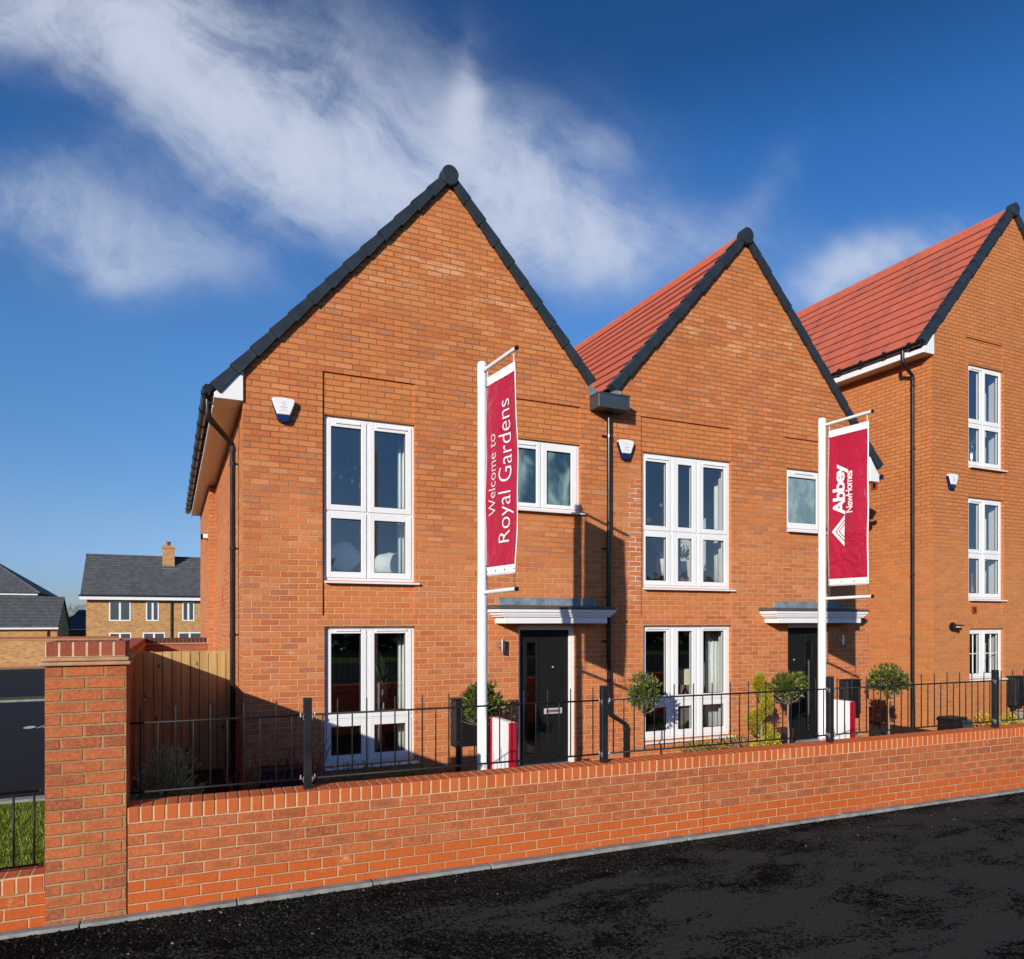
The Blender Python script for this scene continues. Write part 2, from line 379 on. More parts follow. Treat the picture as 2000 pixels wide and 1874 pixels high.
MT['grass'] = mat_leaf('grass_blade', (.13,.20,.012), (.21,.29,.02), (.34,.40,.06), .3)

def mat_asphalt():
    t = NT('loose_black_tarmac'); x, y, z = t.sep(t.obj()); p = t.xyz(x, y, 0.0)
    mask = t.noise(t.xyz(t.m('MULTIPLY', x, .75), t.m('MULTIPLY', y, 1.5), 0.0), 1.35, 9, .68, .4)
    edge = t.smooth(y, 4.35, 5.2, 0, -.10)
    right = t.smooth(x, .2, 4.2, -.085, .030)
    vo = t.n('ShaderNodeTexVoronoi'); t.L(p, vo.inputs['Vector']); vo.inputs['Scale'].default_value = 62
    vo2 = t.n('ShaderNodeTexVoronoi'); t.L(p, vo2.inputs['Vector']); vo2.inputs['Scale'].default_value = 150
    fine = t.noise(p, 240, 3, .6)
    gr = t.m('MULTIPLY', t.m('SUBTRACT', t.sep(vo.outputs['Color'])[2], .5), .13)
    mk = t.smooth(t.m('ADD', gr, t.m('ADD', t.m('ADD', mask, edge), right)), .468, .500)
    st = t.sep(vo.outputs['Color'])[0]
    c1 = t.ramp(st, [(0,(.0012,.0015,.0014)),(.5,(.0075,.0092,.0085)),(.9,(.022,.026,.024)),(1,(.060,.064,.060))])
    c2 = t.ramp(fine, [(.3,(.026,.0275,.0255)),(.7,(.064,.0665,.0605))])
    c2 = t.mix(t.smooth(t.noise(p, 55, 3, .7), .42, .66, 0, .6), c2, (.016,.0165,.0155))
    c = t.mix(mk, c1, c2)
    c = t.mix(t.smooth(t.noise(p, 2.2, 4), .5, .75, 0, .25), c, t.mix(.5, c, (.03,.026,.023)))
    s3 = t.sep(vo2.outputs['Color'])
    fleck = t.m('MULTIPLY', t.m('GREATER_THAN', s3[1], .993), t.smooth(vo2.outputs['Distance'], .25, .35, 1, 0))
    dk = t.smooth(t.noise(t.xyz(t.m('MULTIPLY', x, .8), t.m('MULTIPLY', y, 1.7), 40.0), 1.1, 8, .66, .5), .50, .57, 1, 0)
    c = t.mix(t.m('MULTIPLY', t.m('SUBTRACT', 1.0, mk), t.m('MULTIPLY', t.m('SUBTRACT', 1.0, dk), .85)), c, (.0006,.0007,.0007))
    c = t.mix(t.m('MULTIPLY', fleck, .8), c, (.24,.22,.2))
    h = t.m('MULTIPLY', t.m('SUBTRACT', 1.0, vo.outputs['Distance']), t.m('SUBTRACT', 1.0, t.m('MULTIPLY', mk, .85)))
    h = t.m('ADD', t.m('ADD', h, t.m('MULTIPLY', fine, .22)), t.m('MULTIPLY', mk, .5))
    return t.bsdf(c, .95, .06, bump=h, bstr=.9, bdist=.012)
MT['asphalt'] = mat_asphalt()
MT['far_road'] = plain('smooth_tarmac', (.0075,.0075,.0072), .85, .25, var=.3, scale=1.2, bump=.2)
MT['concrete'] = plain('concrete_edging', (.25,.255,.24), .9, .2, var=.28, scale=9, bump=.5)
MT['soil'] = plain('garden_soil', (.050,.032,.02), .95, .1, var=.5, scale=14, bump=.8)
MT['paving'] = plain('buff_paving', (.30,.26,.2), .9, .2, var=.15, scale=3, bump=.2)
MT['turf'] = plain('turf_base', (.09,.13,.02), .95, .1, var=.4, scale=30, bump=.5)
MT['field'] = plain('open_ground', (.07,.075,.03), .95, .1, var=.4, scale=.3)
MT['gravel'] = plain('black_chippings', (.022,.021,.02), .7, .3, var=.6, scale=40)
MT['road_paint'] = plain('white_road_paint', (.6,.6,.58), .8, .2)
def mat_coping(name, cols):
    t = NT(name); g = t.n('ShaderNodeNewGeometry'); v = t.obj()
    c = t.ramp(g.outputs['Random Per Island'], cols)
    f = t.noise(v, 60, 4, .6)
    c = t.mix(t.smooth(f, .3, .75, 0, .5), c, t.mix(.5, c, (.6,.17,.05)))
    c = t.mix(t.smooth(t.noise(v, 7, 4), .58, .8, 0, .35), c, (.62,.34,.22))
    return t.bsdf(c, .8, .2, bump=f, bstr=.25, bdist=.004)
MT['coping'] = mat_coping('smooth_red_coping', [(0,(.55,.140,.036)),(.6,(.51,.122,.034)),(1,(.46,.105,.036))])
MT['cap_red'] = mat_coping('plum_red_cap', [(0,(.28,.068,.042)),(.5,(.32,.08,.05)),(1,(.24,.058,.04))])
MT['mortar'] = plain('pale_mortar', (.66,.46,.28), .95, .1, var=.15, scale=25, bump=.5)
MT['sealant'] = plain('red_brown_sealant', (.30,.085,.045), .7, .2)
MT['creasing'] = plain('creasing_tile', (.48,.27,.15), .9, .15, var=.18, scale=14, bump=.4)

def mat_banner():
    t = NT('crimson_banner'); v = t.obj()
    b = t.noise(v, 3.2, 3, .55, .6)
    return t.bsdf(t.mix(b, (.38,.008,.036), (.46,.011,.046)), .33, .5, bump=t.noise(v, 4.2, 3, .5, 1.6), bstr=.6, bdist=.05)
MT['banner'] = mat_banner()
MT['banner_white'] = plain('white_vinyl', (.80,.79,.79), .45, .35, var=.03)

# ------------------------------------------------------------------ camera, light, sky
A = math.atan2(1433, 3080)
cam = bpy.data.cameras.new('camera'); co = bpy.data.objects.new('camera', cam); COL.objects.link(co)
co.location = (0, 0, 1.93); co.rotation_euler = (R(90), 0, -A)
cam.lens = 36*1433/2000; cam.sensor_width = 36; cam.shift_y = 276/2000; cam.clip_start = .05; cam.clip_end = 3000
sc.camera = co
SUN = Vector((3.28, 2.95, -1.366)).normalized()
sl = bpy.data.lights.new('sun', 'SUN'); so = bpy.data.objects.new('sun', sl); COL.objects.link(so)
sl.energy = 5.0; sl.angle = R(.5); sl.color = (1, .925, .82)
so.rotation_euler = SUN.to_track_quat('-Z', 'Y').to_euler(); so.location = (-20, -20, 20)
w = bpy.data.worlds.new('World'); sc.world = w; w.use_nodes = True
class WT(NT):
    def __init__(s, t): s.t = t
t = WT(w.node_tree); t.t.nodes.clear()
sky = t.n('ShaderNodeTexSky', sky_type='NISHITA'); sky.sun_disc = False
sky.sun_elevation = math.asin(-SUN.z); sky.sun_rotation = math.atan2(-SUN.x, -SUN.y)
sky.altitude = 0; sky.air_density = 1.0; sky.dust_density = .35; sky.ozone_density = 2.2
gd = t.n('ShaderNodeTexCoord').outputs['Generated']
dx, dy, dz = t.sep(gd)
ca, sa = math.cos(A), math.sin(A)
fw = t.m('MAXIMUM', t.m('ADD', t.m('MULTIPLY', dx, sa), t.m('MULTIPLY', dy, ca)), .05)
P = t.m('DIVIDE', t.m('SUBTRACT', t.m('MULTIPLY', dx, ca), t.m('MULTIPLY', dy, sa)), fw)
Q = t.m('DIVIDE', dz, fw)
pq = t.xyz(P, Q, 0.0)
wx = t.m('SUBTRACT', t.noise(pq, 2.2, 4, .6), .5); wy = t.m('SUBTRACT', t.noise(t.xyz(P, Q, 7.0), 2.2, 4, .6), .5)
P2 = t.m('ADD', P, t.m('MULTIPLY', wx, .16)); Q2 = t.m('ADD', Q, t.m('MULTIPLY', wy, .16))
def cloud(u, v, ru, rv, ang, k):
    cx, cy = (u-1000)/1433, (1213-v)/1433; a = R(ang)
    ax = t.m('SUBTRACT', P2, cx); ay = t.m('SUBTRACT', Q2, cy)
    e1 = t.m('ADD', t.m('MULTIPLY', ax, math.cos(a)*1433/ru), t.m('MULTIPLY', ay, math.sin(a)*1433/ru))
    e2 = t.m('ADD', t.m('MULTIPLY', ax, -math.sin(a)*1433/rv), t.m('MULTIPLY', ay, math.cos(a)*1433/rv))
    r2 = t.m('ADD', t.m('MULTIPLY', e1, e1), t.m('MULTIPLY', e2, e2))
    return t.m('MULTIPLY', t.m('POWER', 2.718, t.m('MULTIPLY', r2, -1.0)), k)
dens = 0.0
for cl in [(330,130,290,115,-35,.9),(90,25,320,75,-5,.75),(560,275,290,105,-28,.95),(790,330,240,105,-4,.9),(908,205,110,30,80,.7),(1010,350,170,120,-20,.9),
           (1170,440,260,72,-12,.75),(600,170,480,190,-20,.42),(180,460,290,82,-12,.66),(245,530,120,28,-8,.3),(60,375,180,75,0,.28),
           (1640,560,130,50,28,.72),(1780,510,160,40,22,.34),(1470,410,40,130,-28,.12),(1180,255,60,30,-30,.22)]:
    dens = t.m('ADD', dens, cloud(*cl))
rot = t.xyz(t.m('ADD', t.m('MULTIPLY', P2, .82), t.m('MULTIPLY', Q2, -.57)), t.m('MULTIPLY', t.m('ADD', t.m('MULTIPLY', P2, .57), t.m('MULTIPLY', Q2, .82)), 2.4), 2.0)
nA = t.noise(rot, 3.2, 10, .62, .5); nB = t.noise(t.xyz(P2, Q2, 4.0), 7.0, 9, .66, .4)
tex = t.m('ADD', t.m('MULTIPLY', nA, .62), t.m('MULTIPLY', nB, .38))
front = t.smooth(t.m('ADD', t.m('MULTIPLY', dx, sa), t.m('MULTIPLY', dy, ca)), .05, .3)
cm = t.m('MULTIPLY', dens, t.smooth(tex, .33, .66, .24, 1.38))
cm = t.m('MULTIPLY', t.m('SUBTRACT', 1.0, t.m('POWER', 2.718, t.m('MULTIPLY', t.m('POWER', t.m('MAXIMUM', cm, 0.0), 1.25), -1.55))), front)
cm = t.m('MULTIPLY', cm, .92)
grade = t.ramp(dz, [(0,(.27,.37,.70)),(.05,(.30,.39,.71)),(.12,(.40,.45,.62)),(.32,(.475,.575,.73)),(.52,(.27,.46,.66)),(.6,(.175,.32,.48)),(1,(.20,.35,.50))])
hs = t.n('ShaderNodeHueSaturation'); hs.inputs['Saturation'].default_value = 1.22; hs.inputs['Value'].default_value = 1.0
t.L(sky.outputs[0], hs.inputs['Color'])
skc = t.mix(1.0, t.mix(1.0, hs.outputs[0], grade, 'MULTIPLY'), (2.0,2.0,2.0), 'MULTIPLY')
mixc = t.mix(cm, skc, (6.1,6.75,8.1))
bg = t.n('ShaderNodeBackground'); bg.inputs['Strength'].default_value = .1; t.L(mixc, bg.inputs[0])
wo = t.n('ShaderNodeOutputWorld'); t.L(bg.outputs[0], wo.inputs[0])
sc.view_settings.view_transform = 'Standard'; sc.view_settings.look = 'None'; sc.view_settings.exposure = 0; sc.view_settings.gamma = 1
sc.cycles.max_bounces = 8; sc.cycles.transparent_max_bounces = 24; sc.cycles.caustics_reflective = False; sc.cycles.caustics_refractive = False
sc.cycles.use_denoising = True

F = 9.48           # plane of the two gabled fronts

# ------------------------------------------------------------------ setting
def gz(y): return -.22 if y < 10 else (-.22-.0145*(y-10) if y < 90 else -1.38)
mb = MB()
ys = [-300,-60,-12,0,5.4,10,20,30,45,60,90,400,1500]
vs = [(x, y, gz(y)-.06) for y in ys for x in (-900, 900)]
mb.raw(vs, [(2*i, 2*i+1, 2*i+3, 2*i+2) for i in range(len(ys)-1)])
tag(mb.build('ground', MT['field']), kind='structure')
WA = math.atan(-.0257)
mb = MB()
g = 60
mb.raw([(-60,-14,.030),(60,-14,.030),(60,5.268-.0257*60,.030),(-60,5.268+.0257*60,.030)], [(0,1,2,3)])
tag(mb.build('road', MT['asphalt']), kind='structure')
mb = MB(); mb.raw([(-.6,5.45,-.20),(30,4.7,-.20),(30,10.8,-.20),(-.6,12.5,-.20)], [(0,1,2,3)])
tag(mb.build('garden_ground', MT['soil']), kind='structure')
mb = MB()
for x0, x1, y0 in ((4.45,5.55,5.45),(9.6,10.7,5.3)): mb.box(x0, x1, y0, F-.01, -.25, -.185)
tag(mb.build('garden_path', MT['paving']), kind='structure')
mb = MB(); mb.raw([(-9,5.5,-.04),(-.68,5.5,-.04),(-.68,9.7,-.09),(-9,9.7,-.09)], [(0,1,2,3)])
tag(mb.build('lawn', MT['turf']), kind='structure')
mb = MB(); mb.box(-60,-.68,9.7,9.85,-.4,-.06)
for i in range(30): pass
mb.box(-60,-.68,25.6,25.75,-.7,gz(25.6)+.06)
tag(mb.build('kerb', MT['concrete']), kind='structure')
mb = MB(); mb.raw([(-60,9.85,-.16),(-.68,9.85,-.16),(-.68,25.6,gz(25.6)),(-60,25.6,gz(25.6))], [(0,1,2,3)])
mb.raw([(-60,26.9,gz(26.9)+.0),(-.68,26.9,gz(26.9)),(-.68,51,gz(51)+.02),(-60,51,gz(51)+.02)], [(0,1,2,3)])
tag(mb.build('side_road', MT['far_road']), kind='structure')
mb = MB(); mb.raw([(-60,25.75,gz(25.7)+.07),(-.68,25.75,gz(25.7)+.07),(-.68,26.9,gz(26.9)+.05),(-60,26.9,gz(26.9)+.05)], [(0,1,2,3)])
mb.raw([(-70,-40,.06),(70,-40,.06),(70,-14,.034),(-70,-14,.034)], [(0,1,2,3)])
tag(mb.build('grass_verge', MT['turf']), kind='structure')
# white lettering strokes on the side road
mb = MB()
zz = -.185
for (cx, cy, a, b, sk) in ((-2.68,18.2,.11,.22,0),(-2.48,18.2,.025,.22,.05),(-2.37,18.2,.025,.22,.05),(-2.26,18.2,.025,.22,.05)):
    pts = [(cx+a*math.cos(q)+sk*math.sin(q), cy+b*math.sin(q)) for q in [i*math.pi/8 for i in range(16)]]
    n0 = [(x, y, -.302) for x, y in pts]
    mb.raw(n0, [tuple(range(16))])
ro = mb.build('road_marking', MT['road_paint']); tag(ro, kind='structure')

# ------------------------------------------------------------------ front boundary wall
wall = empty('boundary_wall', (-.25, 5.31, 0), WA)
tag(wall, 'long low orange brick boundary wall with brick on edge coping beside the black road', 'wall')
def loc(mb, name, mat, par, **k): return mb.build(name, mat, par, keep=False, **k)
mb = MB(); WL = 14.0
J = [0, 4.545, 5.41, WL]
for a, b in zip(J, J[1:]): mb.box(a+(.004 if a else 0), b-.004, 0, .215, -.3, .629)
loc(mb, 'brickwork', MT['brick_wall'], wall)
mb = MB(); mb.box(.0, WL, .0008, .2142, .629, .7262)
loc(mb, 'mortar_bed', MT['mortar'], wall)
mb = MB(); n = int(WL/.075)
for i in range(n):
    x = i*.075+.004
    dz = rnd.uniform(-.001,.001); dy = rnd.uniform(-.0012,.0012); zt = .731+dz
    y0, y1 = -.0035+dy, .2185+dy
    c = .007
    mb.prismx([(y0,.633),(y1,.633),(y1,zt-c),(y1-c,zt),(y0+c,zt),(y0,zt-c)], x+rnd.uniform(-.001,.001), x+.0635+rnd.uniform(-.001,.001))
bevel(loc(mb, 'coping', MT['coping'], wall), .003, 1)
for j in J[1:3]:
    mb = MB(); mb.box(j-.0038, j+.0038, -.0015, .20, -.2, .6285); loc(mb, 'movement_joint', MT['sealant'], wall)
# concrete edging along the foot of the wall
mb = MB(); x = -3.0
while x < WL:
    ww = .914
    mb.box(x+.003, x+ww-.003, -.088+rnd.uniform(-.006,.006), -.001, -.2, .054+rnd.uniform(-.004,.004)); x += ww
ed = mb.build('edging', MT['concrete']); ed.location = (-.25,5.31,0); ed.rotation_euler = (0,0,WA); bevel(ed, .006, 1)
tag(ed, kind='structure')

# pillar
p = empty('brick_pillar', (-.48, 5.53, 0)); tag(p, 'tall square brick pillar with tile creasing and plum brick cap at the wall end', 'pillar')
mb = MB(); mb.box(-.702,-.258,5.306,5.75,-.3,1.646); mb.build('shaft', MT['brick_pier'], p)
mb = MB(); mb.box(-.730,-.230,5.278,5.778,1.650,1.674); mb.box(-.720,-.240,5.288,5.768,1.677,1.701)
bevel(mb.build('tile_creasing', MT['creasing'], p), .008, 2)
mb = MB(); mb.mi = 1; mb.box(-.7005,-.2595,5.3078,5.7482,1.702,1.796); mb.mi = 0
for i in range(6):
    x = -.702+i*.0745
    mb.box(x+.004, x+.0705, 5.306, 5.75, 1.706, 1.798)
bevel(mb.build('brick_cap', [MT['cap_red'], MT['mortar']], p), .004, 1)
# low wall left of pillar
p = empty('low_brick_wall', (-2.5, 5.4, 0)); tag(p, 'very low brick wall with coping, left of the tall pillar', 'wall')
mb = MB(); mb.box(-6,-.706,5.335,5.55,-.3,.258); mb.build('brickwork', MT['brick_wall'], p)
mb = MB(); mb.mi = 1; mb.box(-6,-.708,5.336,5.544,.258,.362); mb.mi = 0
for i in range(70):
    x = -.710-.0725*(i+1)
    mb.prismx([(5.333,.262),(5.552,.262),(5.552,.352),(5.54,.364),(5.345,.364),(5.333,.352)], x+.004, x+.068)
bevel(mb.build('coping', [MT['coping'], MT['mortar']], p), .003, 1)

# garden side wall running back from the pillar (throws the long sloping shade)
p = empty('garden_wall', (-.56, 11, -.3)); tag(p, 'brown brick garden wall with brick cap running back behind the pillar to the timber gate', 'wall')
mb = MB(); mb.box(-.67,-.455,5.752,16.4,-1,1.462); mb.box(-.455,.74,16.185,16.4,-1,1.462); mb.build('brickwork', MT['brick_brown'], p)
mb = MB(); mb.box(-.695,-.43,5.78,16.425,1.464,1.488); mb.box(-.43,.74,16.16,16.425,1.464,1.488); mb.build('tile_creasing', MT['creasing'], p)
mb = MB(); y = 5.79
mb.mi = 1; mb.box(-.664,-.461,5.79,16.39,1.488,1.578); mb.box(-.461,.72,16.191,16.39,1.488,1.578); mb.mi = 0
while y < 16.3:
    mb.box(-.67,-.455,y+.004,y+.070,1.491,1.585); y += .075
mb.mi = 2; x = -.45
while x < .66:
    mb.box(x+.004,x+.070,16.185,16.4,1.491,1.585); x += .075
MT['dark_cap'] = plain('dark_brown_cap', (.085,.03,.024), .8, .2, var=.3)
mb.build('brick_cap', [MT['cap_red'], MT['mortar'], MT['dark_cap']], p)

# ------------------------------------------------------------------ railings
def railing(name, label, posts, bars, shorts, x0, x1, y, z0, zb, zt, ztall, group=None):
    r = empty(name, (-.25, 5.31, 0), WA); tag(r, label, 'railing')
    for px in posts:
        mb = MB(); mb.box(px-.0275, px+.0275, y-.0275, y+.0275, z0, 1.378)
        po = loc(mb, 'post', MT['black_metal'], r); bevel(po, .003, 1)
        for zz in (zt-.012, zb):
            for sx in (-1, 1):
                mb = MB(); mb.box(px+sx*.03-.003, px+sx*.03+.003, y-.03, y-.012, zz-.02, zz+.02)
                mb.tube([(px+sx*.038,y-.022,zz+.004),(px+sx*.038,y-.04,zz+.004)], .007, 6); mb.tube([(px+sx*.05,y-.012,zz),(px+sx*.05,y-.012,zz+.03)], .005, 6)
                o = loc(mb, 'bracket_bolt', MT['zinc'], po)
    for a, b in zip(x0, x1):
        for zz in (zt, zb):
            mb = MB(); mb.tube([(a,y,zz),(b,y,zz)], .0075, 8); loc(mb, 'rail', MT['black_metal'], r, smooth=True)
    proto = None
    for xs, top in ((bars, ztall), (shorts, zt+.004)):
        proto = None
        for bx in xs:
            if proto is None:
                mb = MB(); mb.tube([(0,0,zb-.004),(0,0,top-.006),(0,0,top)], [.0055,.0055,.003], 8)
                proto = loc(mb, 'bar', MT['black_metal'], r, smooth=True); proto.location = (bx, y, 0)
            else:
                c = proto.copy(); COL.objects.link(c); c.parent = r; c.location = (bx, y, rnd.uniform(-.002,.002))
    return r
def W(x): return x+.25      # along-wall coordinate
P4 = [W(.886), W(3.329), W(5.904), W(8.397), W(10.85)]
bars = [W(.886-.2137*k) for k in range(1,6)]; sh = [W(.886-.2137*(k-.5)) for k in range(1,6)]
bars += [W(.886+.2125*k) for k in range(1,12)]; sh += [W(.886+.2125*(k-.5)) for k in range(1,12)]
bars += [W(4.049+.2085*k) for k in range(-3,9)]; sh += [W(4.049+.2085*(k+.5)) for k in range(-3,9)]
bars += [W(6.001+.2005*k) for k in range(0,12)]; sh += [W(6.001+.2005*(k+.5)) for k in range(0,12)]
bars += [W(8.50+.2005*k) for k in range(0,12)]; sh += [W(8.50+.2005*(k+.5)) for k in range(0,12)]
railing('railing', 'black metal railing with square posts along the top of the long low wall', P4, bars, sh, [0.005]+P4, P4+[W(13)], .095, .722, .803, 1.258, 1.367)
r = empty('short_railing', (-2.5,5.4,.36)); tag(r, 'short black railing on the very low wall left of the pillar', 'railing')
for zz in (.868,.406):
    mb = MB(); mb.tube([(-4,5.41,zz),(-.735,5.41,zz)], .0085, 8); mb.blob((-.735,5.41,zz), (.012,.012,.012), 8, 6); mb.build('rail', MT['black_metal'], r, smooth=True)
for i in range(20):
    mb = MB(); x = -.772-.108*i; mb.tube([(x,5.41,.403),(x,5.41,.868)], .0068, 8); mb.build('bar', MT['black_metal'], r, smooth=True)

# ------------------------------------------------------------------ houses
def slope_pts(ax, az, s, x): return az-s*abs(x-ax)
def gable_wall(house, mat, x0, x1, ax, az, s, y0, y1, recess, openings, rooms, z0=-.6, name='wall'):
    mb = MB(); mb.prism([(x0,z0),(x1,z0),(x1,slope_pts(ax,az,s,x1)),(ax,az),(x0,slope_pts(ax,az,s,x0))], y0, y1)
    o = mb.build(name, mat, house)
    c1, c2, c3 = MB(), MB(), MB()
    for (a,b,c,d) in recess: c1.box(a,b,y0-.5,y0+.025,c,d)
    for (a,b,c,d) in openings: c2.box(a,b,y0-.6,y0+.31,c,d)
    for (a,b,c,d) in rooms: c3.box(a,b,y0+.295,y0+4.2,c,d)
    boolean(o, [c for c in (c1,c2,c3) if c.v])
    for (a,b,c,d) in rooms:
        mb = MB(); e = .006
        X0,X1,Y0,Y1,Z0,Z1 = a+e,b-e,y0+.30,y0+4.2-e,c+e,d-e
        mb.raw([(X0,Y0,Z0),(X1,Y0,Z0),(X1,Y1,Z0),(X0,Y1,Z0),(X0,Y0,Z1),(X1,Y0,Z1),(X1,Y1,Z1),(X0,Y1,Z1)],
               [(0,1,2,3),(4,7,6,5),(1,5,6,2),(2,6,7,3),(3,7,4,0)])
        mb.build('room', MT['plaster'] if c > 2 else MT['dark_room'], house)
    return o

def roof(house, ax, az, s, xl, xr, y0, y1, mat):
    """stepped tile courses on both slopes, dark dry-verge units along the front edge, ridge and end cap"""
    k = math.sqrt(1+s*s); rf = None
    for sgn, xe in ((-1, xl), (1, xr)):
        mb = MB(); vg = MB(); ul = MB()
        full = abs(xe-ax)*k; n = max(1, round(full/.345)); L_ = full/n
        def at(t_, h_): return (ax+sgn*(t_/k+h_*s/k), az-s*t_/k+h_/k)   # t_ down the slope, h_ square to it
        def poly(ps): return ps if sgn < 0 else ps[::-1]
        ul.prism(poly([at(full-.01,.030),at(full-.01,.046),at(.0,.046),at(.0,.0)]), y0+.03, y1-.01)
        for i in range(n):
            t0 = max(.0, i*L_-.07); t1 = (i+1)*L_
            mb.prism(poly([at(t1,.090),at(t1,.110),at(t0,.072),at(t0,.056)]), y0+.02, y1)
            e = .006 if i % 2 else 0.0
            vg.prism(poly([at(t1,-.022),at(t1,.130),at(i*L_+.003,.112),at(i*L_+.003,-.004)]), y0-.062-e, y0+.10)
        r1 = mb.build('roof', mat, house)
        ul.build('underlay', MT['dark'], r1)
        bevel(vg.build('verge', MT['verge'], r1), .005, 1)
        if rf is None: rf = r1
    mb = MB(); y = y0+.05
    while y < y1:
        mb.tube([(ax,y,az+.060),(ax,min(y1,y+.447),az+.060)], [.088,.083], 14); y += .45
    mb.build('ridge', mat, rf, smooth=False)
    mb = MB()
    pts = [(ax+.124*math.sin(q)*(1.0 if math.cos(q) > 0 else .93), az+.060+.140*math.cos(q)*(1 if math.cos(q) > 0 else .95)) for q in [-i*2*math.pi/24 for i in range(24)]]
    mb.prism(pts[::-1], y0-.092, y0+.06)
    bevel(mb.build('ridge_end_cap', MT['verge'], rf), .01, 2)
    return rf

def window(house, x0, x1, z0, z1, cols, trans, y=F+.065, glass='glass', vents=(), sill=True, bars=False, sx=.05, name='window', face=F):
    """cols: list of (pane x0, pane x1, mullion x at right or None); trans: list of pane z ranges bottom to top, split heights"""
    fr = MB(); zs, splits = trans
    d0, d1 = y-.012, y+.07
    frw = .035
    fr.box(x0, x1, y, d1, z1-frw, z1); fr.box(x0, x1, y, d1, z0, z0+frw)
    fr.box(x0, x0+frw, y, d1, z0+frw, z1-frw); fr.box(x1-frw, x1, y, d1, z0+frw, z1-frw)
    muls = [c[2] for c in cols if c[2] is not None]
    for m in muls: fr.box(m-.014, m+.014, y, d1, z0+frw, z1-frw)
    xe = [x0+frw]+[q for m in muls for q in (m-.014, m+.014)]+[x1-frw]
    ze = [z0+frw]+[q for m in splits for q in (m-.010, m+.010)]+[z1-frw]
    for m in splits:
        for i in range(len(cols)): fr.box(xe[2*i], xe[2*i+1], y+.001, d1-.001, m-.010, m+.010)
    ob = fr.build(name, MT['white'], house); bevel(ob, .004, 2)
    sash = MB(); gl = MB(); bd = MB()
    for i, c in enumerate(cols):
        for j, (pa, pb) in enumerate(zs):
            X0, X1, Z0, Z1 = xe[2*i]+.002, xe[2*i+1]-.002, ze[2*j]+.002, ze[2*j+1]-.002
            a, b = max(c[0], X0+.02), min(c[1], X1-.02)
            pa2, pb2 = max(pa, Z0+.02), min(pb, Z1-.02)
            sash.box(X0, a, d0, d1-.004, Z0, Z1); sash.box(b, X1, d0, d1-.004, Z0, Z1)
            sash.box(a, b, d0, d1-.004, Z0, pa2); sash.box(a, b, d0, d1-.004, pb2, Z1)
            gl.raw([(a,y+.022,pa2),(b,y+.022,pa2),(b,y+.022,pb2),(a,y+.022,pb2)], [(0,1,2,3)])
            bd.box(a, b, y+.008, y+.016, pa2, pa2+.008); bd.box(a, b, y+.008, y+.016, pb2-.008, pb2); bd.box(a, a+.008, y+.008, y+.016, pa2+.008, pb2-.008); bd.box(b-.008, b, y+.008, y+.016, pa2+.008, pb2-.008)
            if bars:
                mx, mz = (a+b)/2, (pa2+pb2)/2
                sash.box(mx-.009, mx+.009, y+.012, y+.032, pa2, pb2); sash.box(a, b, y+.011, y+.033, mz-.009, mz+.009)
    bevel(sash.build('sash', MT['white'], ob), .006, 2)
    bd.build('glazing_bead', MT['rubber'], ob)
    gl.build('pane', MT[glass], ob)
    for (a, b, zv) in vents:
        v = MB(); v.prismx([(d0-.018,zv-.012),(d0+.002,zv-.016),(d0+.002,zv+.016),(d0-.018,zv+.002)], a, b)
        v.build('trickle_vent', MT['white'], ob)
    rvl = MB(); rvl.box(x1-.016, x1-.004, d1+.004, face+.305, z0+.004, z1-.004); rvl.box(x0+.004, x0+.016, d1+.004, face+.305, z0+.004, z1-.004); rvl.box(x0+.02, x1-.02, d1+.004, face+.33, z0+.004, z0+.03)
    rvl.build('inner_reveal', MT['soffit'], ob)
    if sill:
        s = MB(); s.prismx([(face-.055,z0-.040),(face+.02,z0-.036),(face+.09,z0-.036),(face+.09,z0-.003),(face-.055,z0-.016)], x0+.002, x1+sx)
        bevel(s.build('sill', MT['white'], ob), .004, 1)
    return ob

Z1 = ([(2.565,3.252),(3.430,4.436)], [3.343])
Z0 = ([(.190,.560),(.745,1.765)], [.652])

def canopy(house, x0, x1, yf, f0, f1):
    mb = MB(); yw = F-.004
    # white stepped moulding, wide at the top and drawn in towards the door
    tiers = [(.0,2.046,2.092),(.032,2.012,2.045),(.062,1.984,2.011),(.110,1.893,1.983)]
    for off, za, zb in tiers: mb.box(x0+off, x1-off, yf+off*.55, yw, za, zb)
    o = mb.build('canopy', MT['white'], house); bevel(o, .005, 2)
    mb = MB(); mb.prismx([(yf-.02,2.094),(yw,2.094),(yw,2.152),(yf-.02,2.122)], x0-.02, x1+.02); bevel(mb.build('canopy_roof', MT['canopy_top'], o), .006, 2)
    mb = MB(); mb.box(f0, (f0+f1)/2, F-.022, F-.002, 2.150, 2.268); mb.box((f0+f1)/2+.004, f1, F-.026, F-.002, 2.150, 2.266)
    bevel(mb.build('lead_flashing', MT['lead'], o), .006, 2)
    return o

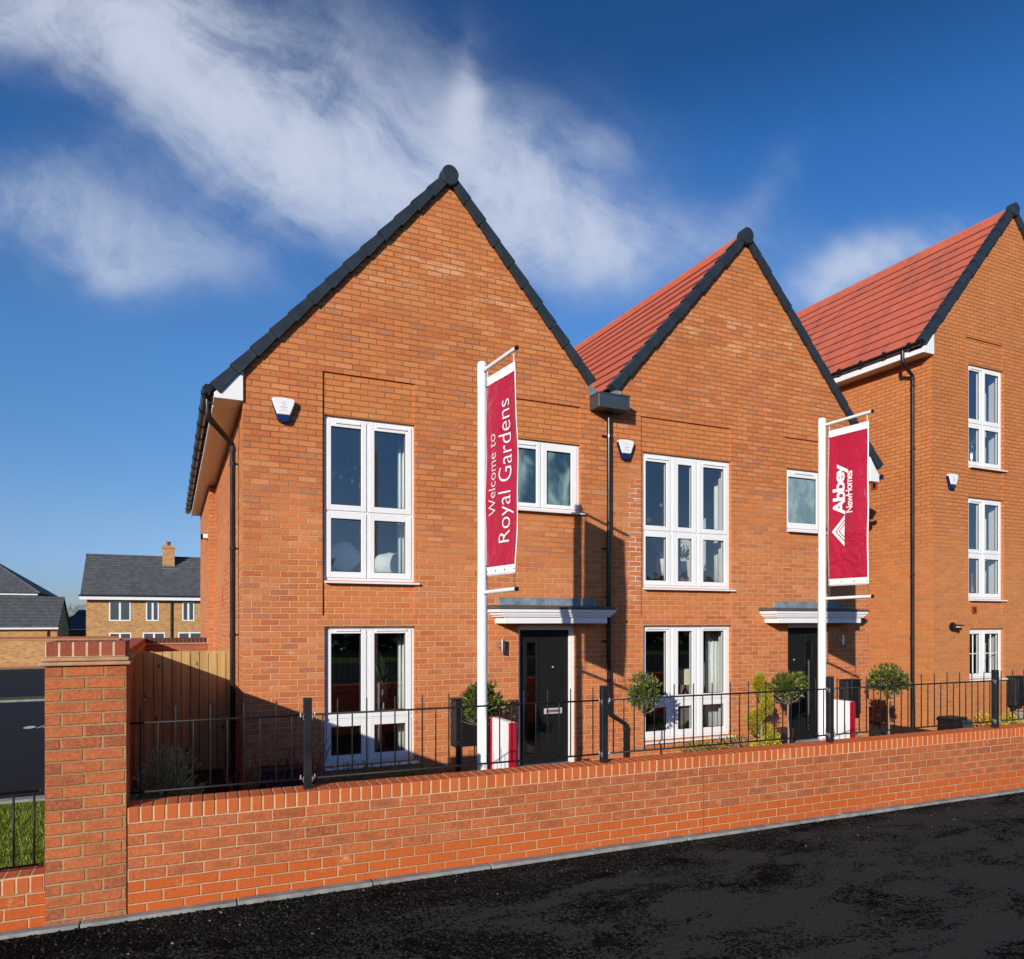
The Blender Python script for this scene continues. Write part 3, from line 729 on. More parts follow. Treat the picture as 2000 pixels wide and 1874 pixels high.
def front_door(house, x0, x1, z1, gl, knob, plate, handle):
    y = F+.07
    mb = MB(); z0 = -.2
    mb.box(x0, x0+.06, y, y+.09, z0, z1); mb.box(x1-.085, x1, y, y+.09, z0, z1); mb.box(x0+.06, x1-.085, y, y+.09, z1-.075, z1)
    fr = mb.build('door_frame', MT['white'], house); bevel(fr, .006, 2)
    a, b = x0+.063, x1-.088
    d = MB(); yd = y+.03
    g0, g1, h0, h1 = gl
    d.box(a, g0+.03, yd, yd+.045, z0+.03, z1-.078); d.box(g1-.03, b, yd, yd+.045, z0+.03, z1-.078)
    d.box(g0+.03, g1-.03, yd, yd+.045, z0+.03, h0+.04); d.box(g0+.03, g1-.03, yd, yd+.045, h1-.04, z1-.078)
    do = d.build('door', MT['door'], house)
    m = MB()
    m.box(g0, g0+.045, yd-.014, yd-.002, h0, h1); m.box(g1-.045, g1, yd-.014, yd-.002, h0, h1); m.box(g0+.045, g1-.045, yd-.014, yd-.002, h0, h0+.05); m.box(g0+.045, g1-.045, yd-.014, yd-.002, h1-.05, h1)
    bevel(m.build('glazing_frame', MT['black'], do), .005, 2)
    q = MB(); q.raw([(g0+.04,yd+.01,h0+.04),(g1-.04,yd+.01,h0+.04),(g1-.04,yd+.01,h1-.04),(g0+.04,yd+.01,h1-.04)], [(0,1,2,3)]); q.build('glazing', MT['glass'], do)
    q = MB(); q.tube([(knob,yd-.012,1.248),(knob,yd+.004,1.248)], .013, 14); q.build('door_viewer', MT['silver'], do)
    if plate:
        q = MB(); pa, pb, z = plate, plate+.30, .60
        q.box(pa, pb, yd-.009, yd-.001, z-.042, z+.042); pl = q.build('letter_plate', MT['silver'], do); bevel(pl, .012, 3)
        q = MB(); q.box(pa+.035, pb-.035, yd-.013, yd-.0095, z-.02, z+.02); q.build('letter_flap', MT['flap'], pl)
    q = MB(); q.box(handle-.018, handle+.018, yd-.010, yd-.001, .68, .95); q.tube([(handle,yd-.012,.86),(handle,yd-.05,.86),(handle+.10,yd-.05,.86)], .010, 8)
    q.build('door_handle', MT['black'], do)
    q = MB(); q.box(x0+.06, x1-.085, y-.05, y+.09, -.23, -.165); q.build('threshold', MT['lead'], do)

def pipe(house, name, pts, brackets, mat=MT['black'], r=.034):
    P = []
    for i, q in enumerate(pts):
        q = Vector(q)
        if 0 < i < len(pts)-1:
            a, b = Vector(pts[i-1]), Vector(pts[i+1])
            P += [q+(a-q).normalized()*.045, q+((a-q).normalized()+(b-q).normalized())*.012, q+(b-q).normalized()*.045]
        else: P.append(q)
    mb = MB(); mb.tube(P, r, 14)
    o = mb.build(name, mat, house, smooth=True); smooth_by_angle(o, 50)
    for i, (bx, by, bz, dxx, dyy) in enumerate(brackets):
        q = MB(); q.tube([(bx,by,bz-.022),(bx,by,bz+.022)], r+.006, 14); q.box(bx+min(0,dxx)-.008*(dxx == 0), bx+max(0,dxx)+.008*(dxx == 0), by+min(0,dyy)-.008*(dyy == 0), by+max(0,dyy)+.008*(dyy == 0), bz-.01, bz+.01)
        q.build('pipe_bracket', mat, o)
    for i in (1, len(pts)-2):
        if len(pts) > 2:
            q = MB(); p0 = Vector(pts[i]); d = (Vector(pts[i+1])-p0).normalized(); q.tube([p0+d*.03, p0+d*.09], r+.005, 14); q.build('pipe_socket', mat, o, smooth=False)
    return o
def gutter(house, x, z, y0, y1, step=.8):
    mb = MB(); n = 8
    vs = []; fs = []
    for yy in (y0, y1):
        vs += [(x+.062*math.cos(math.pi+i*math.pi/n), yy, z+.062*math.sin(math.pi+i*math.pi/n)) for i in range(n+1)]
        vs += [(x+.056*math.cos(math.pi+i*math.pi/n), yy, z+.056*math.sin(math.pi+i*math.pi/n)) for i in range(n, -1, -1)]
    k = 2*(n+1)
    mb.raw(vs, [(i, (i+1)%k, (i+1)%k+k, i+k) for i in range(k)]+[tuple(range(k)), tuple(range(2*k-1, k-1, -1))])
    mb.tube([(x,y0-.004,z-.02),(x,y0+.004,z-.02)], .052, 14)
    g = mb.build('gutter', MT['black'], house)
    y = y0+.25; proto = None
    while y < y1:
        q = MB(); q.tube([(x,-.022,z-.006),(x,.022,z-.006)], .070, 16)
        if proto is None: proto = q.build('gutter_bracket', MT['black'], g, keep=False); proto.location = (0,y,0)
        else:
            c = proto.copy(); COL.objects.link(c); c.parent = g; c.location = (0,y,0)
        y += step
    return g

S = 1.11
# --- left house of the pair
h1 = empty('brick_house', (3.35, 9.48, -.22)); tag(h1, 'left gabled red brick house nearest the pillar, tall two column windows and black door', 'house')
YB = 20.4
gable_wall(h1, MT['brick_front'], .80, 5.899, 3.45, 7.93, S, F, YB,
    [(1.752,2.972,2.0,5.112),(4.27,5.532,3.3,5.117)],
    [(1.776,2.977,.06,1.857),(1.776,2.977,2.45,4.565),(4.28,5.542,3.545,4.556),(4.514,5.468,-.2,1.873)],
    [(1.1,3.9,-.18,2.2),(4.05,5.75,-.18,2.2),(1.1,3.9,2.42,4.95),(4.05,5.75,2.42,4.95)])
mb = MB(); mb.box(.69,.799,15.7,YB,-.6,4.62); mb.build('side_projection', MT['brick_front'], h1)
mb = MB(); mb.box(.797,.802,16.9,16.93,1.75,1.95); mb.box(.685,.692,18.9,18.94,1.55,1.75); mb.box(.792,.799,13.3,13.34,2.15,2.5); mb.build('weep_vent', MT['red_slot'], h1)
roof(h1, 3.45, 7.93, S, .515, 5.68, F, YB, MT['roof_red'])
mb = MB(); mb.prism([(.47,4.60),(.799,4.60),(.799,5.0),(.47,4.66)], F-.035, F+.35); mb.prism([(.47,4.585),(.50,4.585),(.50,4.74),(.47,4.71)], F+.35, YB)
o = mb.build('fascia', MT['white'], h1); bevel(o, .004, 1)
mb = MB(); mb.box(.50,.80,F+.35,YB,4.612,4.63); mb.build('soffit', MT['soffit'], h1)
gutter(h1, .400, 4.715, F-.05, YB+.05, .78)
pipe(h1, 'downpipe', [(.41,9.72,4.66),(.42,9.72,4.42),(.725,10.08,4.20),(.725,10.08,-.2)], [(.725,10.08,3.95,.075,0),(.725,10.08,2.86,.075,0),(.725,10.08,1.75,.075,0),(.725,10.08,.62,.075,0)])
C2 = [(1.872,2.262,2.346),(2.437,2.862,None)]
window(h1, 1.776, 2.977, 2.45, 4.562, C2, Z1, vents=[(1.93,2.24,4.490),(2.46,2.87,4.490)])
window(h1, 1.776, 2.977, .06, 1.855, C2, Z0, vents=[(1.93,2.24,1.808),(2.46,2.87,1.808)])
window(h1, 4.280, 5.542, 3.545, 4.552, [(4.40,4.827,4.910),(5.001,5.407,None)], ([(3.64,4.425)],[]), glass='frost_blue', vents=[(4.36,4.80,4.487)])
canopy(h1, 4.03, 5.90, 9.08, 4.196, 5.794)
front_door(h1, 4.514, 5.468, 1.873, (4.646,4.881,-.06,1.664), 5.119, 4.975, 4.60)

# --- right house of the pair
h2 = empty('brick_house', (8.75, 9.48, -.22)); tag(h2, 'middle gabled brick house with tall three column windows and red tiled roof', 'house')
gable_wall(h2, MT['brick_front'], 5.901, 11.66, 8.70, 8.27, S, F, YB,
    [(6.62,8.406,2.0,5.112),(9.60,10.53,3.3,5.10)],
    [(6.67,8.42,.05,1.857),(6.67,8.42,2.455,4.565),(9.665,10.50,3.505,4.574),(9.665,10.62,-.2,1.885)],
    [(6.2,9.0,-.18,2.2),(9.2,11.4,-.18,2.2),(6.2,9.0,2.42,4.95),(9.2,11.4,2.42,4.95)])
roof(h2, 8.70, 8.27, S, 6.14, 11.88, F, YB, MT['roof_red'])
mb = MB(); mb.prism([(11.661,4.50),(11.90,4.50),(11.90,4.62),(11.661,4.95)], F-.03, F+.3); mb.box(11.87,11.90,F+.3,YB,4.50,4.62); bevel(mb.build('fascia', MT['white'], h2), .004, 1)
mb = MB(); mb.box(11.661,11.87,F+.3,YB,4.50,4.52); mb.build('soffit', MT['soffit'], h2)
gutter(h2, 11.965, 4.62, F-.03, YB)
C3 = [(6.745,7.146,7.243),(7.372,7.651,7.756),(7.879,8.310,None)]
window(h2, 6.67, 8.42, 2.455, 4.562, C3, Z1, vents=[(6.75,7.17,4.490),(7.86,8.32,4.490)])
window(h2, 6.67, 8.42, .05, 1.855, C3, Z0, vents=[(6.75,7.17,1.808),(7.86,8.32,1.808)])
window(h2, 9.665, 10.50, 3.505, 4.571, [(9.735,10.40,None)], ([(3.644,4.438)],[]), glass='frost', vents=[(9.85,10.30,4.51)])
canopy(h2, 9.02, 11.18, 9.10, 9.345, 10.93)
front_door(h2, 9.665, 10.62, 1.885, (10.14,10.36,-.06,1.70), 9.906, None, 9.76)

# shared valley drain
hd = empty('rainwater_drain', (6.0, 9.4, 0)); tag(hd, 'slate blue hopper box with black downpipe in the valley between two gables', 'drainpipe')
mb = MB(); mb.box(5.69,6.227,9.21,9.475,5.075,5.29); mb.box(5.68,6.237,9.20,9.475,5.275,5.294); bevel(mb.build('hopper', MT['hopper'], hd), .004, 1)
pipe(hd, 'downpipe', [(6.0,9.425,5.08),(6.0,9.425,.53),(6.28,9.40,.36),(6.28,9.40,-.2)], [(6.0,9.425,4.72,0,.055),(6.0,9.425,3.02,0,.055),(6.0,9.425,1.62,0,.055)])
for bz in (4.72,3.02,1.62):
    q = MB(); q.box(5.90,5.97,9.455,9.478,bz-.012,bz+.012); q.build('pipe_clip', MT['black'], hd)
mb = MB(); mb.prism([(5.70,5.27),(6.16,5.27),(6.22,5.42),(6.10,5.42),(6.0,5.31),(5.80,5.31),(5.74,5.40),(5.66,5.44)], 9.41, 9.56); mb.box(5.74,6.08,9.56,YB,5.22,5.33); mb.build('valley_lead', MT['lead'], hd)

# --- three-storey house on the right
h3 = empty('brick_house', (15.9, 9.48, -.22)); tag(h3, 'tall three storey gabled brick house at the right edge with stacked white windows', 'house')
gable_wall(h3, MT['brick_third'], 13.435, 18.40, 15.92, 10.42, 1.14, F, YB,
    [(14.43,15.605,2.1,7.62)],
    [(14.545,15.652,.756,1.775),(14.545,15.650,2.37,4.42),(14.545,15.650,5.045,7.10)],
    [(13.8,17.9,-.1,2.1),(13.8,17.9,2.25,4.75),(13.8,17.9,4.9,7.5)])
roof(h3, 15.92, 10.42, 1.14, 13.15, 18.7, F, YB, MT['roof_third'])
mb = MB(); mb.prism([(13.12,7.10),(13.434,7.10),(13.434,7.50),(13.12,7.17)], F-.03, F+.3); mb.prism([(13.12,7.105),(13.15,7.105),(13.15,7.30),(13.12,7.27)], F+.3, YB); bevel(mb.build('fascia', MT['white'], h3), .004, 1)
mb = MB(); mb.box(13.15,13.434,F+.3,YB,7.105,7.12); mb.build('soffit', MT['soffit'], h3)
gutter(h3, 13.075, 7.30, F-.02, YB, .55)
pipe(h3, 'downpipe', [(13.075,9.86,7.25),(13.08,9.86,7.0),(13.37,9.86,6.80),(13.37,9.86,-.2)], [(13.37,9.86,z,.06,0) for z in (6.6,5.35,4.1,2.85,1.6)])
C4 = [(14.60,14.945,15.035),(15.115,15.57,None)]
window(h3, 14.545, 15.652, .756, 1.773, C4, ([(.86,1.665)],[]), bars=True)
window(h3, 14.545, 15.650, 2.37, 4.418, C4, ([(2.49,3.19),(3.38,4.31)],[3.29]), vents=[(14.62,14.98,4.355)])
window(h3, 14.545, 15.650, 5.045, 7.098, C4, ([(5.16,5.83),(6.02,6.99)],[5.92]), vents=[(14.62,14.98,7.035)])

# ------------------------------------------------------------------ fittings on the houses
def alarm(x0, z1, label, y=F):
    a = empty('alarm_box', (x0+.142, y, z1-.14)); tag(a, label, 'alarm box', 'alarm boxes on the house fronts')
    mb = MB(); W_, H_ = .142, .285
    pts = [(-.137,.0),(-.132,.012),(-.10,.02),(0,.026),(.10,.02),(.132,.012),(.137,0),(.128,-.05),(.085,-.165),(.078,-.185),(-.078,-.185),(-.085,-.165),(-.128,-.05)]
    c = (x0+.142, z1-.024)
    q = [(c[0]+px, c[1]+pz) for px, pz in pts][::-1]
    mb.prism(q, y-.085, y-.012); bevel(mb.build('cover', MT['white'], a), .014, 3)
    mb = MB(); mb.prism([(c[0]+px*1.02, c[1]+pz*1.0) for px, pz in [(-.135,-.01),(-.128,-.06),(-.062,-.262),(-.04,-.272),(.04,-.272),(.062,-.262),(.128,-.06),(.135,-.01)]], y-.072, y-.004)
    bevel(mb.build('blue_base', MT['blue_lens'], a), .012, 3)
    mb = MB()
    for zz, ww, hh in ((-.092,.048,.006),(-.106,.02,.004),(-.135,.055,.004)): mb.box(c[0]-ww, c[0]+ww, y-.0862, y-.0848, c[1]+zz-hh/2, c[1]+zz+hh/2)
    mb.build('printed_lines', MT['grey_ink'], a)
    mb = MB(); mb.tube([(c[0]+.022*math.cos(i*.524), y-.0860, c[1]-.045+.022*math.sin(i*.524)) for i in range(13)], .0018, 5); mb.build('printed_ring', MT['grey_ink'], a)
alarm(1.124, 4.685, 'white and blue alarm box left of the two column upper window')
alarm(6.160, 4.690, 'white and blue alarm box just right of the valley downpipe')
alarm(13.80, 4.815, 'white and blue alarm box on the tall three storey house')

def wall_lamp(x, z0, z1, side, label):
    l = empty('wall_lamp', (x, F, z0)); tag(l, label, 'wall lamp', 'steel wall lamps by the front doors')
    y = F-.085
    mb = MB(); mb.tube([(x,y,z0),(x,y,z1)], .031, 20); o = mb.build('lamp_tube', MT['steel'], l); smooth_by_angle(o)
    mb = MB(); mb.tube([(x-.0,F-.001,(z0+z1)/2),(x-.0,F-.022,(z0+z1)/2)], .04, 18); mb.tube([(x,F-.02,(z0+z1)/2),(x,F-.06,(z0+z1)/2)], .014, 10); o = mb.build('wall_plate', MT['steel'], l); smooth_by_angle(o)
    mb = MB(); mb.tube([(x,y,z0-.001),(x,y,z0+.02)], .026, 16); mb.tube([(x,y,z1-.02),(x,y,z1+.001)], .026, 16); mb.build('lens', MT['dark'], l)
wall_lamp(4.225, 1.48, 1.67, 1, 'steel cylinder wall lamp left of the door with the letter plate')
wall_lamp(10.90, 1.51, 1.675, 1, 'steel cylinder wall lamp under the right canopy, in the banner shadow')

l = empty('outdoor_light', (14.0, F, 1.8)); tag(l, 'round black outdoor light left of the small ground floor window', 'wall light')
mb = MB(); mb.tube([(14.0,F-.001,1.81),(14.0,F-.03,1.81)], .09, 20); mb.build('back_plate', MT['black'], l)
mb = MB(); mb.tube([(14.0,F-.03,1.81),(14.02,F-.09,1.80),(14.05,F-.16,1.80)], [.06,.06,.045], 16); mb.box(14.0,14.09,F-.20,F-.10,1.835,1.855); mb.build('hood', MT['black'], l)

l = empty('floodlight', (.79,16.3,3.65)); tag(l, 'tiny white floodlight high on the side wall above the gate', 'floodlight')
mb = MB(); mb.prismx([(16.2,3.62),(16.42,3.60),(16.42,3.72),(16.2,3.70)], .60, .688); mb.build('housing', MT['white'], l)
mb = MB(); mb.box(.56,.60,16.22,16.40,3.61,3.70); mb.build('lens', MT['dark'], l)

def vent(name, label, box, bars):
    v = empty(name, ((box[0]+box[1])/2,(box[2]+box[3])/2,box[4])); tag(v, label, 'air vent')
    mb = MB(); mb.box(*box); bevel(mb.build('vent_plate', MT['terracotta'], v), .004, 1)
    mb = MB()
    for b in bars: mb.box(*b)
    mb.build('vent_slot', MT['dark'], v)
vent('wall_vent', 'terracotta vent on the front of the tall house above the ground floor window', (14.61,14.752,F-.018,F-.001,2.075,2.22), [(14.66,14.70,F-.020,F-.0185,2.10,2.195)])
vent('wall_vent', 'terracotta vent on the side wall beneath the middle house eave', (13.416,13.434,10.70,10.86,4.69,4.87), [(13.414,13.4155,10.75,10.81,4.72,4.84)])

# ------------------------------------------------------------------ banner poles and banners
def text_mesh(s, size=1.0, offset=0.0, spacing=1.0):
    cu = bpy.data.curves.new('t', 'FONT'); cu.body = s; cu.size = size; cu.offset = offset; cu.space_character = spacing; cu.resolution_u = 6
    o = bpy.data.objects.new('t', cu); COL.objects.link(o)
    dg = bpy.context.evaluated_depsgraph_get(); dg.update()
    me = bpy.data.meshes.new_from_object(o.evaluated_get(dg))
    bm = bmesh.new(); bm.from_mesh(me); bmesh.ops.triangulate(bm, faces=bm.faces[:])
    bmesh.ops.subdivide_edges(bm, edges=[e for e in bm.edges if e.calc_length() > .25*size], cuts=2, use_grid_fill=True)
    bmesh.ops.triangulate(bm, faces=bm.faces[:])
    vs = [v.co.copy() for v in bm.verts]; fs = [[v.index for v in f.verts] for f in bm.faces]
    bm.free(); bpy.data.objects.remove(o); bpy.data.curves.remove(cu); bpy.data.meshes.remove(me)
    x0 = min(v.x for v in vs); x1 = max(v.x for v in vs); y0 = min(v.y for v in vs); y1 = max(v.y for v in vs)
    return vs, fs, x0, x1, y0, y1

def banner_pole(x, y, label):
    p = empty('banner_pole', (x, y, -.2)); tag(p, label, 'banner pole', 'white banner poles in the front gardens')
    mb = MB(); mb.tube([(x,y,-.3),(x,y,2.02)], .0545, 24, cap=True); mb.tube([(x,y,2.02),(x,y,2.03),(x,y,4.68),(x,y,4.70)], [.0545,.0505,.0505,.044], 24)
    o = mb.build('shaft', MT['pole'], p); smooth_by_angle(o)
    for za, zb in ((4.44,4.68),(2.02,2.34)):
        mb = MB(); mb.tube([(x,y,za),(x,y,zb)], .054, 24); o = mb.build('collar', MT['pole'], p); smooth_by_angle(o)
    ends = []
    for z in (4.60, 2.232):
        e = Vector((x+.05, y-.75, z+.012))
        mb = MB(); mb.tube([(x,y-.03,z),tuple(e)], .021, 14); a = mb.build('arm', MT['pole'], p); smooth_by_angle(a)
        d = (e-Vector((x,y,z))).normalized()
        mb = MB(); mb.tube([e-d*.002, e+d*.014], .0235, 14); mb.build('end_cap', MT['rubber'], a)
        for q in (-.04,.04):
            mb = MB(); mb.tube([(x+.03,y-.045,z+q),(x+.045,y-.06,z+q)], .008, 6); mb.build('bolt', MT['zinc'], a)
    return p

def banner(x, y, label, kind, seed):
    b = empty('banner', (x+.04, y-.4, 2.4)); tag(b, label, 'banner', 'crimson banners on white poles')
    yl, yr, zt, zb = y-.095, y-.69, 4.505, 2.40        # left (pole side) and right edges as seen from the street
    ph = -.6 if kind == 1 else 3.4
    def wv(s, h):    # s 0..1 from pole outwards, h 0..1 from bottom to top
        k = math.sin(math.pi*min(1,max(0,h)))
        ox = (.034 if kind == 1 else .016)*math.sin(2.6*s+ph)*k + .011*math.sin(9*s+2.5*h+ph)*k + .006*math.sin(5*h*3.1+ph*2)*k
        bow = (.028 if kind == 1 else -.012)*math.sin(math.pi*h)*(s-.3)
        return ox, bow
    def pt(s, h, off=0.0):
        ox, bow = wv(s, h)
        return (x+.012+.05*s+ox-off, yl+(yr-yl)*(s+bow), zb+(zt-zb)*h)
    ns, nh = 22, 64
    def sheet(s0, s1, h0, h1, a, c, off):
        mb = MB(); vs = []; fs = []
        for j in range(c+1):
            for i in range(a+1): vs.append(pt(s0+(s1-s0)*i/a, h0+(h1-h0)*j/c, off))
        for j in range(c):
            for i in range(a):
                q = j*(a+1)+i; fs.append((q, q+a+1, q+a+2, q+1))
        mb.raw(vs, fs); return mb
    cl = sheet(0, 1, 0, 1, ns, nh, 0).build('cloth', MT['banner_white'], b, smooth=True)
    md = cl.modifiers.new('thick', 'SOLIDIFY'); md.thickness = .002; md.offset = 1
    sheet(.025, .975, .046, .957, ns, nh, .0025).build('crimson_field', MT['banner'], cl, smooth=True)
    def write(s, s0, s1, h0, h1, name, **k):
        vs, fs, x0, x1, y0, y1 = text_mesh(s, **k)
        mb = MB(); mb.raw([pt(s1+(s0-s1)*(v.y-y0)/(y1-y0), h0+(h1-h0)*(v.x-x0)/(x1-x0), .009) for v in vs], fs)
        mb.build(name, MT['banner_white'], cl)
    if kind == 1:
        write('Royal Gardens', .44, .87, .157, .846, 'lettering', offset=-.010)
        write('Welcome to', .12, .345, .30, .70, 'lettering', offset=-.010)
    else:
        write('Abbey', .14, .545, .447, .772, 'lettering', offset=.030, spacing=.86)
        write('NewHomes', .47, .655, .455, .715, 'lettering', offset=.017, spacing=.88)
        mb = MB()        # roof-shaped emblem
        def pp(a, h): return pt(a, h, .009)
        cx = .345; sL, sB, hw = .125, .435, .098
        def chev(f0, f1):
            a0, b0 = sB-(sB-sL)*f0, hw*f0; a1, b1 = sB-(sB-sL)*f1, hw*f1
            for sg in (1, -1):
                mb.raw([pp(a0, cx), pp(sB, cx+sg*b0), pp(sB, cx+sg*b1), pp(a1, cx)], [(0,1,2,3)])
        chev(1.0,.72); chev(.63,.47)
        mb.raw([pp(sB-(sB-sL)*.38, cx), pp(sB, cx+hw*.38), pp(sB, cx-hw*.38)], [(0,1,2)])
        mb.build('emblem', MT['banner_white'], cl)
    for h in (.052, .024, .952):
        for s in (.03,.34,.66,.97):
            mb = MB(); q = Vector(pt(s, h, .003)); mb.tube([q, q-Vector((.005,0,0))], .007, 8); mb.build('eyelet', MT['dark'], cl)
    for s in (.03,.97):
        for (h, za, nm) in ((.99,4.585,'hanging_cord'),(.005,2.262,'chain')):
            q = Vector(pt(s, h)); e = Vector((x+.012+.045*s, q.y-(.03 if nm == 'chain' and s > .5 else 0), za)); mb = MB()
            n = max(3, int((q-e).length/.022))
            for i in range(n):
                c = q.lerp(e, (i+.5)/n); r = .011
                ax = Vector((1,0,0)) if i % 2 else Vector((0,1,0))
                mb.tube([c+Vector((0,0,1))*r*math.cos(k*.785)+ax*r*.6*math.sin(k*.785) for k in range(9)], .0034, 5, cap=False)
            mb.build(nm, MT['chain'] if nm == 'chain' else MT['pole'], b)
    return b
banner_pole(3.03, 7.27, 'white banner pole standing left of the door with the letter plate')
banner_pole(8.09, 7.32, 'white banner pole standing in front of the middle house door')
banner(3.03, 7.27, 'crimson banner reading Welcome to Royal Gardens', 1, 1)
banner(8.09, 7.32, 'crimson banner reading Abbey New Homes with white roof emblem', 2, 2)

def sign_board(x, y0, y1, z1, label):
    s = empty('sign_board', (x, (y0+y1)/2, -.2)); tag(s, label, 'sign board', 'white and crimson boards beside the poles')
    mb = MB(); mb.box(x, x+.07, y0+.01, y1-.03, -.25, z1); bevel(mb.build('white_panel', MT['white'], s), .004, 1)
    mb = MB(); mb.box(x-.003, x+.074, y0-.02, y0+.008, -.25, z1-.005); bevel(mb.build('front_edge', MT['crimson'], s), .003, 1)
    mb = MB(); mb.box(x-.006, x+.074, y1-.028, y1+.01, -.25, z1+.002); bevel(mb.build('rear_edge', MT['crimson'], s), .003, 1)
sign_board(3.13, 6.80, 7.26, .894, 'white and crimson board beside the Welcome banner pole')
sign_board(8.16, 6.92, 7.38, .862, 'white and crimson board beside the Abbey banner pole')

def post_box(x, y, z0, label, ang=0):
    b = empty('post_box', (x, y, -.2), ang); tag(b, label, 'post box', 'black post mounted boxes')
    mb = MB(); mb.box(-.175,.175,-.09,.09,z0+.2,z0+.2+.60); o = mb.build('cabinet', MT['black_metal'], b, keep=False); bevel(o, .018, 3)
    mb = MB(); mb.box(-.155,.155,-.098,-.0905,z0+.225,z0+.2+.575); bevel(mb.build('front_panel', MT['black'], b, keep=False), .004, 1)
    mb = MB(); mb.box(-.185,.185,-.105,.095,z0+.803,z0+.822); bevel(mb.build('lid', MT['black_metal'], b, keep=False), .006, 2)
    mb = MB(); mb.box(-.12,-.065,-.028,.028,-.05,z0+.2); mb.build('post', MT['black_metal'], b, keep=False)
    mb = MB(); mb.tube([(-.13,-.0985,z0+.27),(-.13,-.103,z0+.27)], .012, 10); mb.build('lock', MT['steel'], b, keep=False)
post_box(3.46, 8.88, .31, 'black post mounted box behind the Welcome banner pole')
post_box(10.96, 9.30, .27, 'black post mounted box behind the Abbey sign board')
post_box(15.87, 9.36, .17, 'black post mounted box at the right edge of the photo')

# timber gate
g = empty('timber_gate', (.17, 11.4, -.2)); tag(g, 'pine board gate between the garden wall and the left house', 'gate')
x = -.45; i = 0
while x < .78:
    mb = MB(); hgt = 1.50+rnd.uniform(-.006,.006)
    mb.box(x, x+.109, 11.375+rnd.uniform(-.004,.004), 11.398, -.25, hgt)
    mb.build('board', MT['pine'], g); x += .118
mb = MB()
for z in (.1,.7,1.3): mb.box(-.45,.79,11.41,11.45,z,z+.09)
mb.build('cross_rail', MT['pine'], g)
mb = MB(); mb.box(-.45,.79,11.401,11.408,-.25,1.46); mb.build('gap_shade', MT['dark'], g)  # dark sheet added behind the boards so their gaps read as shade
mb = MB(); mb.tube([(-.30+.035*math.cos(k*.524),11.365,.86+.045*math.sin(k*.524)) for k in range(13)], .005, 6); mb.tube([(-.30,11.385,.90),(-.30,11.36,.90)], .02, 10); mb.build('ring_handle', MT['steel'], g)

# ------------------------------------------------------------------ plants
def rv():
    while True:
        v = Vector((rnd.uniform(-1,1), rnd.uniform(-1,1), rnd.uniform(-1,1)))
        if .05 < v.length < 1: return v
def crown(mb, c, r, n, L, W_, shell=.5, flat=.0):
    c = Vector(c); tips = []
    lumps = [(rv().normalized(), rnd.uniform(.62,1.30)) for _ in range(34)]
    for _ in range(n):
        d = rv().normalized()
        k = max(lumps, key=lambda q: q[0].dot(d))[1]
        rad = (shell+(1-shell)*rnd.random()**.6)*k
        p = c+Vector((d.x*r[0]*rad, d.y*r[1]*rad, d.z*r[2]*rad))
        dirn = (d*.8+rv()*.8+Vector((0,0,.45))).normalized()
        mb.leaf(p, dirn, rv(), L*rnd.uniform(.6,1.2), W_*rnd.uniform(.7,1.2))
def bay(name, seed):
    global rnd; rnd = random.Random(seed)
    b = empty(name)
    mb = MB(); mb.tube([(0,0,-.05),(.008,.0,.25),(-.006,.004,.5),(.0,0,.80)], [.017,.015,.014,.012], 8)
    for _ in range(14):
        d = rv(); d.z = abs(d.z)+.1; d.normalize(); s0 = Vector((0,0,.72)); mb.tube([s0, s0+d*.13, s0+d*.26+Vector((0,0,.03))], [.006,.004,.002], 5)
    mb.build('trunk', MT['bark'], b, keep=False, smooth=True)
    mb = MB(); crown(mb, (0,0,1.03), (.235,.235,.215), 1500, .075, .034, .35); mb.build('crown', MT['bay'], b, keep=False)
    return b
bays = [((3.63,8.70),'bay tree half hidden behind the Welcome banner pole',(1.12,1.12,.98)),((6.13,8.70),'clipped bay tree in front of the three column ground floor window',(.86,.86,.98)),
        ((8.88,8.70),'bay tree in front of the middle house door, beside the golden conifer',(1.06,1.06,.98)),((11.21,8.72),'bay tree throwing its shadow on the tall house side wall',(1.22,1.22,.99))]
zc = [.885,.905,.905,.895]
for i, ((x, y), lab, scl) in enumerate(bays):
    o = bay('bay_tree', 20+i); o.location = (x, y, -.2+(zc[i]+.2-1.03*scl[2])); o.scale = scl
    tag(o, lab, 'bay tree', 'lollipop bay trees along the house fronts')
rnd = random.Random(5)
c = empty('golden_conifer', (8.42, 8.8, -.2)); tag(c, 'golden yellow conifer clipped into a spiral in front of the middle house', 'conifer')
mb = MB(); mb.tube([(0,0,-.05),(0,0,.6),(.0,0,1.2)], [.02,.015,.006], 7); mb.build('trunk', MT['bark'], c, keep=False)
mb = MB()
for i in range(6500):
    tt = rnd.random(); th = 3.3+tt*2*math.pi*2.05; z = .06+tt*1.20
    rr = .155*(1-tt)**.8+.03; tub = .150*(1-.48*tt)
    d = rv().normalized(); q = Vector((rr*math.cos(th), rr*math.sin(th), z))+Vector((d.x*tub, d.y*tub, d.z*tub*1.05))*(.55+.45*rnd.random())
    mb.leaf(q, (d+Vector((0,0,.7))+rv()*.6), rv(), .034, .014)
mb.build('foliage', MT['gold'], c, keep=False)

